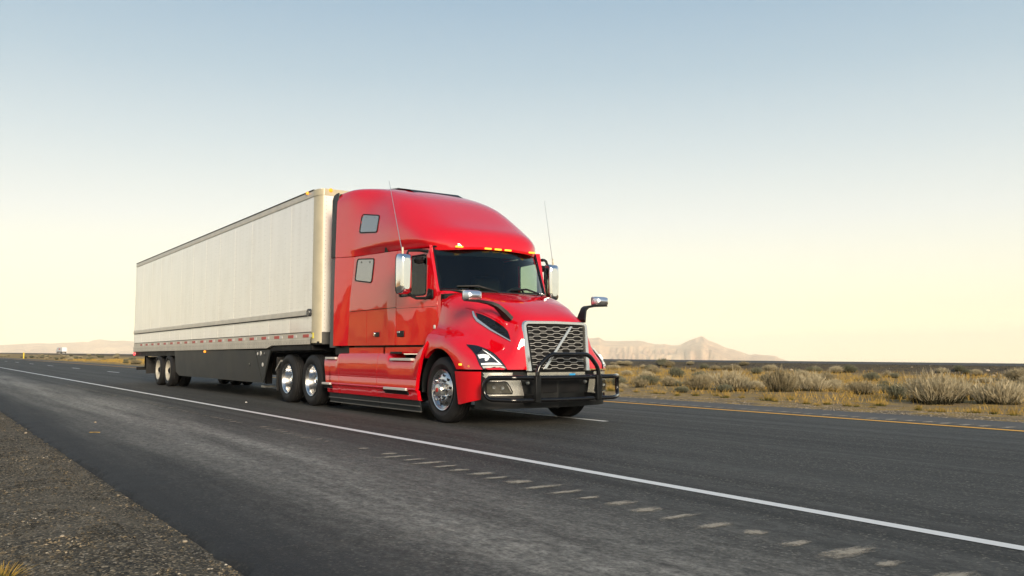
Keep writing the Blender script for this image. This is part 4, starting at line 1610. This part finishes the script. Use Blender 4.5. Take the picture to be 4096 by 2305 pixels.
def fair_patch(x0, x1, nx, front=False, rear=False):
    rows = []
    for i in range(nx):
        x = x0 + (x1 - x0) * i / (nx - 1)
        zt = ftop(x)
        r = []
        for y, z in [(.30, zt), (.085, zt), (.045, zt - .012), (.018, zt - .05), (.003, zt - .13), (0, zt - .28), (0, .615), (.004, .605), (.004, .598), (.0, .59), (-.002, .475), (-.012, .462), (-.012, .45), (.012, .435), (.022, .30), (.06, .295)]:
            xx = x
            if front and x > 3.8:
                xx = min(x, 3.8 + (ffront(z) - 3.8) * (x - 3.8) / (x1 - 3.8)) if z < zt + 1 else x
            if rear:
                xx = max(x, lerp([.3, .95], [.52, .33], z) + (x - .33)) if x < .6 else x
            r.append((xx, y, z))
        rows.append(r)
    mb = MB()
    mb.grid(rows, flip=True)
    for rr_, fl_ in ((rows[0], False), (rows[-1], True)):
        inn = [(x + (.0), y + .06, z) for x, y, z in rr_]
        mb.grid([rr_, inn], flip=fl_)
    return mb


step_f = both(fair_patch(.33, 1.035, 16, rear=True), 'step_fairing', M['red'], K)
both(fair_patch(1.045, 2.555, 14), 'step_fairing', M['red'], K)
step_m = both(fair_patch(2.565, 4.14, 34, front=True), 'step_fairing', M['red'], K)
for x0, x1, z, par in ((2.87, 3.62, .455, step_m), (3.03, 3.74, .912, step_m), (.36, .72, .457, step_f), (.43, .88, .915, step_f)):
    both(MB().box(x0, x1, -.04 if z < .6 else -.012, .12, z - .022, z + .018), 'step_plate', M['step'], par, bevel=.006)
    if z < .6:
        both(MB().prism([(x0 - .02, -.03, z - .03), (x1 + .02, -.03, z - .03), (x1 + .02, .02, z - .09), (x0 - .02, .02, z - .09)], (0, .03, 0)), 'step_recess', M['black'], par)
both(MB().box(1.2, 3.95, .12, .30, 1.0, 1.10), 'sill', M['red'], K)
both(MB().box(.60, 1.19, .12, .5, .98, 1.14), 'fairing_bracket', M['black'], K)
both(MB().box(2.98, 3.25, .02, .10, .995, 1.03), 'fuel_cap_recess', M['black'], K, bevel=.01)
for a, b in ((.52, 1.04), (1.05, 2.55), (2.57, 3.92)):
    both(MB().prism([(a, .045, .295), (b, .045, .295), (b, .075, .13), (a, .075, .13)], (0, .02, 0)), 'rubber_skirt', M['skirt'], K)
    both(MB().box(a, b, .035, .07, .205, .218), 'skirt_rib', M['extender_grey'], K)
    both(MB().box(a, b, .062, .09, .122, .137), 'skirt_rib', M['extender_grey'], K)

# ------------------------------------------------------------------ chassis and wheels
both(MB().box(-2.3, 5.2, .82, .92, .62, .92), 'frame_rail', M['steel_dark'], K)
MB().box(.6, 4.0, .35, 2.25, .35, .98).build('tank_block', M['steel_dark'], K)
MB().box(4.2, 5.3, .6, 2.0, .38, 1.2).build('engine_block', M['steel_dark'], K)
MB().lathe([(.0005, 0), (.45, 0), (.5, .02), (.5, .06), (.0005, .06)], c=(-1.0, 1.3, 1.0), axis='Z', n=30).build('fifth_wheel', M['steel_dark'], K)
for x in (-.37, -1.66):
    for s_ in (0, 1):
        dish_wheel('wheel', K, (x, .055 if not s_ else 2.545, .487), M['alu'], math.pi if s_ else 0, R=.487)
    MB().tube([(x, .3, .487), (x, 2.3, .487)], .09, 14).build('axle', M['steel_dark'], K)
for s_ in (0, 1):
    steer_wheel('wheel', K, (4.49, .105 if not s_ else 2.495, .478), math.pi if s_ else 0)
MB().tube([(4.49, .25, .45), (4.49, 2.35, .45)], .06, 12).build('axle', M['steel_dark'], K)
both(MB().box(-2.32, -2.29, .06, .66, .22, .92), 'mud_flap', M['rubber'], K)
both(MB().prism([(-2.35, .05, .62), (-2.35, .05, .66), (-2.05, .05, .86), (-2.05, .05, .82)], (0, .6, 0)), 'mud_flap_bracket', M['alu_dull'], K)

# ------------------------------------------------------------------ mirrors, aerials
def mirror_shell(cx, y0, y1, z0, z1, dx=.16):
    """rounded housing, back towards +X"""
    rows = []
    for t, sx, inset in ((0, 0, .0), (.25, .045, .0), (.6, .095, .012), (.85, .125, .035), (1, .135, .075)):
        r = []
        w, h = (y1 - y0) / 2 - inset, (z1 - z0) / 2 - inset
        for k in range(28):
            a = 2 * math.pi * k / 28
            c_, s_ = math.cos(a), math.sin(a)
            r.append((cx + sx, (y0 + y1) / 2 + math.copysign(abs(c_) ** .38, c_) * w, (z0 + z1) / 2 + math.copysign(abs(s_) ** .30, s_) * h))
        rows.append(r)
    mb = MB()
    mb.grid(rows, cv=True, flip=True)
    mb.add(rows[-1], [tuple(range(28))[::-1]])
    return mb, rows


ms, mr = mirror_shell(3.66, -.245, .005, 1.905, 2.53)
mir = both(ms, 'door_mirror', M['chrome'], K, angle=50)
f0 = [(x - .02, y, z) for x, y, z in mr[0]]
mb = MB().grid([[(x + .01, 1.3 + (y - 1.3) * 1.0, z) for x, y, z in mr[0]], f0], cv=True)
mb.add(f0, [tuple(range(28))])
both(mb, 'mirror_housing', M['black'], mir)
both(MB().tube([(3.86, .21, 2.57), (3.78, .10, 2.585), (3.66, -.03, 2.585), (3.67, -.06, 2.51)], [.028, .024, .022, .022], 8), 'mirror_arm', M['black'], mir)
both(MB().tube([(3.92, .23, 1.91), (3.88, .16, 1.845), (3.78, .05, 1.845), (3.68, -.04, 1.91)], [.03, .024, .022, .022], 8), 'mirror_arm', M['black'], mir)
both(MB().prism([(3.84, .22, 1.83), (3.98, .245, 1.84), (3.98, .245, 1.97), (3.87, .225, 2.0)], (.0, -.03, 0)), 'mirror_foot', M['black'], mir, bevel=.01)
both(MB().lathe([(.0005, -.06), (.06, -.05), (.085, 0), (.06, .05), (.0005, .06)], c=(3.72, .12, 2.44), axis='Z', n=18), 'wide_angle_mirror', M['black'], mir)

hs, hr_ = mirror_shell(5.21, .0, .265, 1.738, 1.885)
for v in range(len(hs.v)):
    pass
hm = both(hs, 'hood_mirror', M['mirror_chrome'], K, angle=50)
both(MB().add([(x - .012, y, z) for x, y, z in hr_[0]], [tuple(range(28))]), 'mirror_glass', M['black_gloss'], hm)
arm = MB()
rows = []
for (x, y, z, w, h) in ((5.25, .02, 1.745, .05, .012), (5.25, .27, 1.735, .055, .014), (5.27, .42, 1.712, .055, .018), (5.31, .50, 1.675, .055, .022), (5.37, .58, 1.58, .075, .024), (5.41, .64, 1.49, .095, .024)):
    # a flat arm: wide along X, thin across
    rows.append([(x - w, y - h * .4, z - h), (x + w, y - h * .4, z - h), (x + w, y + h * .6, z + h), (x - w, y + h * .6, z + h)])
arm.grid(rows, cv=True)
arm.add(rows[0], [(0, 1, 2, 3)])
arm.add(rows[-1], [(3, 2, 1, 0)])
both(arm, 'mirror_arm', M['black'], hm, recalc=True)
both(MB().tube([(3.70, -.15, 2.53), (3.62, -.17, 2.8), (3.36, -.225, 3.70)], [.007, .005, .0035], 6), 'aerial', M['alu_dull'], K)
both(MB().lathe([(.012, 0), (.016, .02), (.016, .09), (.008, .12), (.0005, .12)], c=(3.70, -.15, 2.51), axis='Z', n=8), 'aerial_base', M['cream_metal'], K)

# ================================================================== plants and stones
def blades(n, R, H, spread, seed, w0=.010, lean=1.0, base_r=.25, seg=3, hvar=.35):
    """tuft of narrow curved blades; returns verts, faces, relative height per face"""
    r = random.Random(seed)
    v, f, t = [], [], []
    for i in range(n):
        a = r.uniform(0, 2 * math.pi)
        q = math.sqrt(r.random())
        bx_, by_ = math.cos(a) * q * R * base_r, math.sin(a) * q * R * base_r
        out = q * spread * r.uniform(.6, 1.1)
        hh = H * (1 - hvar * q * q) * r.uniform(.6, 1.05)
        a2 = a + r.uniform(-.5, .5)
        dx, dy = math.cos(a2) * R * out, math.sin(a2) * R * out
        wa = r.uniform(0, math.pi)
        wx, wy = math.cos(wa) * w0, math.sin(wa) * w0
        o = len(v)
        for k in range(seg + 1):
            s_ = k / seg
            cx, cy = bx_ + dx * s_ ** 1.35, by_ + dy * s_ ** 1.35
            cz = hh * (s_ - .12 * lean * s_ * s_ * q)
            ww = (1 - s_ * .75)
            v.append((cx - wx * ww, cy - wy * ww, cz))
            v.append((cx + wx * ww, cy + wy * ww, cz))
        for k in range(seg):
            f.append((o + 2 * k, o + 2 * k + 1, o + 2 * k + 3, o + 2 * k + 2))
            t.append((k + .5) / seg)
    return v, f, t


def bush_proto(kind, seed):
    """rabbitbrush (straw tips) or sagebrush (grey-green), 1 m wide and 0.55 m tall before scaling"""
    r = random.Random(seed)
    stems, tips = MB(), MB()
    nclump = 7 if kind == 'rabbit' else 9
    for c in range(nclump):
        a = 2 * math.pi * c / nclump + r.uniform(-.3, .3)
        rad = 0 if c == 0 else r.uniform(.12, .27)
        ox, oy = math.cos(a) * rad, math.sin(a) * rad
        H = r.uniform(.42, .58) * (1 if c == 0 else .88)
        v, f, t = blades(105 if kind == 'rabbit' else 70, .27, H, .95, seed * 31 + c, .0050, 1.0, .45, 3)
        v = [(x + ox, y + oy, z - .03) for x, y, z in v]
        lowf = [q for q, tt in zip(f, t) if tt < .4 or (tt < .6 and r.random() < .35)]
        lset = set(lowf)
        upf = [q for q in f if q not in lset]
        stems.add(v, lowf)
        tips.add(v, upf)
        # fine twig ends fanning from the blades' upper halves
        for k in range(0, len(v), 8):
            if r.random() < .85:
                p0 = Vector(v[k + 4])
                p1 = Vector(v[k + 6])
                for _ in range(4):
                    q = p0.lerp(p1, r.random())
                    d = (p1 - p0).normalized() * r.uniform(.05, .11) + Vector((r.uniform(-.05, .05), r.uniform(-.05, .05), r.uniform(0, .05)))
                    w = Vector((r.uniform(-1, 1), r.uniform(-1, 1), 0)) * .005
                    if kind != 'rabbit':
                        w = w * 2.2
                        d = d * .6
                    tips.add([q - w, q + w, q + d + w * .4, q + d - w * .4], [(0, 1, 2, 3)])
    root = empty('rabbitbrush' if kind == 'rabbit' else 'sagebrush', (0, 0, 0))
    tag(stems.build('stems', M['shaded_stem'], root, smooth=False), None, None, kind='stuff')
    tag(tips.build('twigs', M['bush_tip'] if kind == 'rabbit' else M['sage_tip'], root, smooth=False), None, None, kind='stuff')
    return root


rab = [bush_proto('rabbit', s_) for s_ in (1, 2, 3, 4)]
sag = [bush_proto('sage', s_) for s_ in (11, 12, 13)]
used = set()


def put(proto, x, y, w, h, label, cat, group=None, rz=None, base=(1.0, .55), sink=.0):
    o = proto if proto.name not in used else copy_tree(proto)
    used.add(proto.name)
    o.location = (x, y, ground_h(x, y) - sink)
    o.rotation_euler = (0, 0, random.uniform(0, 6.28) if rz is None else rz)
    sx = w / base[0]
    o.scale = (sx, sx, h / base[1])
    return tag(o, label, cat, group)


# the shrubs of the median that can be told apart, nearest first
BIG = [(5.15, 12.17, 1.22, .67, 'r', 'widest straw-grey rabbitbrush, with a dark hollow under its side, behind the yellow grass tufts'),
       (6.25, 12.72, 1.01, .52, 'r', 'broad grey rabbitbrush next to the widest rabbitbrush, leaning towards the road'),
       (.53, 12.96, .95, .70, 'r', 'tall feathery straw-coloured rabbitbrush rising above the berm line'),
       (.67, 14.08, .79, .51, 'r', 'pale rabbitbrush standing just behind the tall feathery rabbitbrush'),
       (-1.26, 13.01, 1.06, .58, 'r', 'dense domed grey rabbitbrush beside the tall feathery one'),
       (-1.79, 12.19, .77, .39, 'r', 'low yellowish rabbitbrush with green grass at its foot near the bull bar'),
       (1.98, 14.35, .89, .38, 'r', 'low spreading rabbitbrush between the feathery and the widest rabbitbrush'),
       (3.48, 13.51, .5, .41, 's', 'narrow grey-green shrub hard against the widest rabbitbrush'),
       (.23, 26.95, 1.23, .48, 'r', 'large far rabbitbrush at the foot of the dark bank'),
       (-10.09, 19.82, .7, .46, 's', 'rounded grey-green sagebrush halfway to the dark bank'),
       (-3.96, 13.24, .42, .30, 'r', 'small straw rabbitbrush beyond the end of the bull bar')]
for x, y, w, h, kd, lab in BIG:
    put(random.choice(rab if kd == 'r' else sag), x, y, w * 1.12, h * 1.2, lab, 'shrub', 'shrubs of the median')
MID = [(-1.66, 14.52, .56, .3), (-5.86, 12.82, .5, .39), (-5.35, 27.51, .43, .29), (-3.91, 25.68, .33, .23), (-11.2, 30.6, .8, .34), (-14.0, 31.0, .55, .38), (-22.0, 31.5, .6, .40), (-27, 32, .55, .32), (-22.8, 30.8, .5, .27), (-24.16, 31.4, .42, .22),
       (-23.61, 28.37, .81, .31), (-14.04, 20.69, .54, .27), (-4.8, 32.3, .5, .3), (-1.8, 32.0, .7, .28), (-3.98, 12.02, .47, .31), (.63, 14.98, .52, .33), (2.28, 16.6, .7, .42), (4.87, 14.25, .48, .28), (-6.56, 17.77, .69, .31), (-1.29, 11.05, .42, .18),
       (-10.73, 18.79, .63, .35), (-11.85, 27.12, .57, .33), (5.02, 14.48, .52, .32), (7.6, 14.2, .9, .5), (8.4, 13.0, .7, .45)]
def small(kd, x, y, w, h):
    place = 'on the dark bank beyond the median' if y > 30.3 else 'among the straw grass of the median'
    look = 'small straw-coloured dry shrub' if kd else 'small grey-green sagebrush'
    put(random.choice(rab if kd else sag), x, y, w, h, look + ' ' + place, 'shrub', ('straw-coloured' if kd else 'grey-green') + ' small shrubs ' + ('on the bank' if y > 30.3 else 'of the median'))


for x, y, w, h in MID:
    small(random.random() < .55, x, y, w * 1.1, h * 1.15)
for i in range(22):
    small(random.random() < .6, random.uniform(-7, 8.5), random.uniform(12.2, 17.5), random.uniform(.4, .75), random.uniform(.22, .42))
r_ = random.Random(5)
spots = []
for i in range(1500):
    x = -260 * r_.random() ** 1.7 + 6
    y = r_.uniform(10.6, 33.2) if r_.random() < .8 else r_.uniform(9.6, 16)
    if x > 0 and y < 16:
        continue
    if min([math.hypot(x - a, y - b) for a, b in spots] + [9]) < (.75 if x > -40 else 1.6):
        continue
    spots.append((x, y))
    if len(spots) >= 185:
        break
for i in range(46):
    spots.append((3 - 75 * r_.random() ** 1.4, r_.uniform(30.4, 33.2)))
for x, y in spots:
    kd = r_.random()
    w = r_.uniform(.35, .9) * (1.25 if x < -45 else 1)
    small(kd < .5, x, y, w, w * r_.uniform(.42, .62))


# grass tufts along the edge of the median
def tuft_proto(seed):
    a, b = MB(), MB()
    v, f, t = blades(120, .5, .34, .75, seed, .011, 1.6, .62, 3, .5)
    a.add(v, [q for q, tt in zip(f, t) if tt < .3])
    b.add(v, [q for q, tt in zip(f, t) if tt >= .3])
    root = empty('grass_tuft', (0, 0, 0))
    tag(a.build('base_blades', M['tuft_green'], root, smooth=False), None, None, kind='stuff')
    tag(b.build('blades', M['tuft'], root, smooth=False), None, None, kind='stuff')
    return root


tufts = [tuft_proto(s_) for s_ in (21, 22, 23)]
TU = [(2.69, 9.61, .53, .13), (2.76, 10.36, .27, .12), (3.79, 9.52, .33, .11), (4.24, 9.65, .32, .1), (4.8, 9.47, .28, .09), (5.0, 10.29, .46, .13), (6.21, 9.7, .26, .1), (6.76, 9.49, .28, .1), (7.28, 9.63, .37, .11), (7.6, 9.71, .27, .15), (8.1, 9.36, .35, .12), (1.27, 9.83, .37, .14),
      (1.7, 9.93, .2, .1), (.33, 9.85, .34, .11), (.07, 9.46, .25, .1), (.49, 10.41, .26, .09), (-1.13, 9.87, .36, .1), (-1.82, 9.86, .27, .09), (-2.37, 9.74, .28, .09), (-.76, 9.76, .26, .09), (5.08, 9.39, .2, .07), (4.46, 8.94, .21, .06), (5.47, 9.31, .2, .05), (6.47, 9.66, .22, .06), (3.01, 9.5, .23, .08)]
for i in range(45):
    TU.append((r_.uniform(-60, 1.0), r_.uniform(8.9, 10.8), r_.uniform(.2, .5), r_.uniform(.08, .18)))
for x, y, w, h in TU:
    put(r_.choice(tufts), x, y, w * 1.05, h * 1.35, 'yellow grass tuft on the gravel between pavement and median shrubs', 'grass tuft', 'grass tufts along the median', base=(1.15, .30))
put(tufts[0], 10.62, -5.86, .30, .085, 'dry straw grass tuft on the near gravel verge', 'grass tuft', base=(1.15, .30))


# dry grass cover of the median
def grass_field(n, xr, yr, h, w, seed, xpow=1.0):
    g = np.random.default_rng(seed)
    X = xr[1] - (xr[1] - xr[0]) * g.random(n) ** xpow
    Y = yr[0] + (yr[1] - yr[0]) * g.random(n)
    keep = []
    for i in range(n):
        d = noise.noise(Vector((X[i] * .45, Y[i] * .45, 1.0))) + .4 * noise.noise(Vector((X[i] * 1.7, Y[i] * 1.7, 4.0)))
        if d > -.18 + (.35 if Y[i] < 10.8 else 0):
            keep.append(i)
    V_, F_ = [], []
    for i in keep:
        x, y = float(X[i]), float(Y[i])
        z = ground_h(x, y) - .01
        far = 1 + max(0, (-x - 10)) / 45
        hh = h * float(g.uniform(.5, 1.3)) * (.55 if y < 11 else 1)
        a = float(g.uniform(0, 6.283))
        l_ = hh * .5
        ww = w * far
        b = float(g.uniform(0, 6.283))
        o = len(V_)
        V_ += [(x - math.cos(b) * ww, y - math.sin(b) * ww, z), (x + math.cos(b) * ww, y + math.sin(b) * ww, z), (x + math.cos(a) * l_, y + math.sin(a) * l_, z + hh)]
        F_.append((o, o + 1, o + 2))
    mb = MB()
    mb.v, mb.f, mb.mi = V_, F_, [0] * len(F_)
    return mb


gr = grass_field(80000, (-120, 11), (9.6, 31.5), .17, .008, 3, 1.6).build('dry_grass', M['straw'], smooth=False)
tag(gr, 'straw-yellow dry grass covering the median', 'grass', kind='stuff')


# stones
def stone(mb, x, y, z, r, rr):
    p = [(1, 0, 0), (-1, 0, 0), (0, 1, 0), (0, -1, 0), (0, 0, .7), (0, 0, -.5), (.6, .6, .35), (-.6, -.6, .3)]
    o = len(mb.v)
    a = rr.uniform(0, 6.28)
    ca, sa = math.cos(a), math.sin(a)
    sx, sy, sz = r * rr.uniform(.7, 1.3), r * rr.uniform(.6, 1.1), r * rr.uniform(.5, .9)
    for q in p[:6]:
        X, Y, Z = q[0] * sx * rr.uniform(.8, 1.2), q[1] * sy * rr.uniform(.8, 1.2), q[2] * sz
        mb.v.append((x + X * ca - Y * sa, y + X * sa + Y * ca, z + Z))
    for f in ((0, 2, 4), (2, 1, 4), (1, 3, 4), (3, 0, 4), (2, 0, 5), (1, 2, 5), (3, 1, 5), (0, 3, 5)):
        mb.f.append(tuple(i + o for i in f))
        mb.mi.append(0)


rr = random.Random(9)
gv = MB()
for i in range(38000):
    u = rr.random() ** 1.8
    x = 11.9 - 15 * u
    y = -4.93 - (rr.random() ** 1.1) * 1.75
    d = noise.noise(Vector((x * .8, y * .8, 2)))
    if rr.random() > .55 + d:
        continue
    stone(gv, x, y, ground_h(x, y), rr.uniform(.004, .011) * (1.5 if rr.random() < .06 else 1), rr)
tag(gv.build('gravel', M['stone'], smooth=False), 'loose pebbles of the near gravel verge', 'gravel', kind='stuff')
gv = MB()
for i in range(9000):
    x = 11 - 45 * rr.random() ** 1.6
    y = 7.38 + 2.6 * rr.random() ** 1.6
    stone(gv, x, y, ground_h(x, y), rr.uniform(.008, .022), rr)
tag(gv.build('gravel', M['rock_pale'], smooth=False), 'pale crushed stones along the median edge of the pavement', 'gravel', kind='stuff')
gv = MB()
for i in range(7000):
    x = 6 - 120 * rr.random() ** 1.7
    y = rr.uniform(31.0, 34.4)
    stone(gv, x, y, ground_h(x, y), rr.uniform(.02, .06), rr)
tag(gv.build('gravel', M['stone'], smooth=False), 'dark crushed rock on the bank of the other carriageway', 'gravel', kind='stuff')


def rock(x, y, r, seed, mat, z=None):
    q = random.Random(seed)
    import bmesh
    b = bmesh.new()
    bmesh.ops.create_icosphere(b, subdivisions=2, radius=r)
    for v in b.verts:
        n = noise.noise(v.co * (2.2 / r) + Vector((seed, 0, 0)))
        v.co *= 1 + .28 * n
        v.co.z *= .65
        v.co.x *= 1.2
    mb = MB()
    zz = (ground_h(x, y) if z is None else z) + r * .25
    b.verts.index_update()
    mb.add([(v.co.x + x, v.co.y + y, v.co.z + zz) for v in b.verts], [[v.index for v in f.verts] for f in b.faces])
    b.free()
    return mb.build('rock', mat, None, (x, y, zz), angle=30)


for i in range(30):
    x, y = 2 - 70 * rr.random() ** 1.5, rr.uniform(30.2, 33.6)
    tag(rock(x, y, rr.uniform(.04, .10), i, M['rock_pale']), 'pale rock lying on the dark bank beyond the median', 'rock', 'pale rocks on the bank')
tag(rock(1.66, -4.02, .020, 60, M['rock_pale'], 0), 'small tan pebble alone on the hard shoulder', 'pebble')
tag(rock(-2.1, -.63, .022, 61, M['strip_white'], 0), 'white chip lying in the lane beside the trailer', 'chip')
st_ = MB().tube([(3.37, -4.36, .008), (3.41, -4.30, .010), (3.44, -4.25, .008)], .004, 6).build('twig', M['straw'])
tag(st_, 'straw-coloured twig on the hard shoulder', 'twig')
for i, (x, y, r0) in enumerate([(8.57, -4.97, .012), (10.41, -4.97, .013), (9.0, -5.2, .011), (2.76, -5.0, .020), (9.95, -5.51, .012)]):
    tag(rock(x, y, r0, 70 + i, M['rock_pale']), 'pale stone larger than the pebbles around it on the near verge', 'stone', 'pale stones of the near verge')

# ================================================================== marker post, far lorry
post = MB().prism([(-139.8, 8.20, -.02), (-139.8, 8.36, -.02), (-139.8, 8.36, .90), (-139.8, 8.28, .99), (-139.8, 8.20, .90)], (.03, 0, 0))
po = post.build('marker_post', M['yellow_post'], smooth=False)
tag(po, 'yellow marker post at the far edge of the pavement', 'post')

LX, LY, LZ = -350.0, 41.5, .47
lor = tag(empty('far_truck', (LX, LY, LZ)), 'small white truck far off on the other carriageway', 'truck')


def lb(x0, x1, y0, y1, z0, z1):
    return MB().box(LX + x0, LX + x1, LY + y0, LY + y1, LZ + z0, LZ + z1)


M['lorry'] = simple('lorry_white', (0.74, 0.74, 0.76), 0.4, 0, .05)
M['lorry_red'] = simple('lorry_red', (0.55, 0.06, 0.04), 0.4)
lb(-24.5, -1.5, -1.3, 1.3, 1.15, 3.75).build('box_body', M['lorry'], lor, bevel=.05)
lb(-1.45, -1.3, -1.3, 1.3, 1.15, 3.75).build('rear_door', M['lorry'], lor)
MB().prism([(LX - 28.3, LY - 1.2, LZ + .8), (LX - 25.2, LY - 1.2, LZ + .8), (LX - 25.2, LY - 1.2, LZ + 3.4), (LX - 26.8, LY - 1.2, LZ + 2.9), (LX - 27.4, LY - 1.2, LZ + 1.9), (LX - 28.3, LY - 1.2, LZ + 1.6)], (0, 2.4, 0)).build('cab', M['lorry'], lor)
lb(-24.5, -1.4, -1.15, 1.15, .55, 1.14).build('chassis', M['steel_dark'], lor)
lb(-16.5, -10.5, -1.312, -1.30, 2.3, 3.1).build('side_sign', M['lorry_red'], lor)
for x in (-26.5, -22, -20.6, -5.6, -4.2):
    for y in (-1.0, 1.0):
        MB().lathe([(.0005, -.14), (.3, -.14), (.46, -.12), (.48, 0), (.46, .12), (.3, .14), (.0005, .14)], c=(LX + x, LY + y, LZ + .48), n=16).build('wheel', M['rubber'], lor)
lor.scale = (.62, .62, .62)

# ================================================================== air
hz = NT('haze_air')
hz.t.nodes.remove(hz.b)
pv = hz.n('VolumePrincipled')
pv.inputs['Color'].default_value = (0.98, 0.96, 0.88, 1)
pv.inputs['Density'].default_value = 8.5e-5
pv.inputs['Anisotropy'].default_value = -0.22
hz.l(pv.outputs[0], hz.out.inputs['Volume'])
haze = MB().box(-26000, 9500, -9500, 21000, -520, 460).build('haze', hz.m, smooth=False)
tag(haze, None, None, kind='stuff')
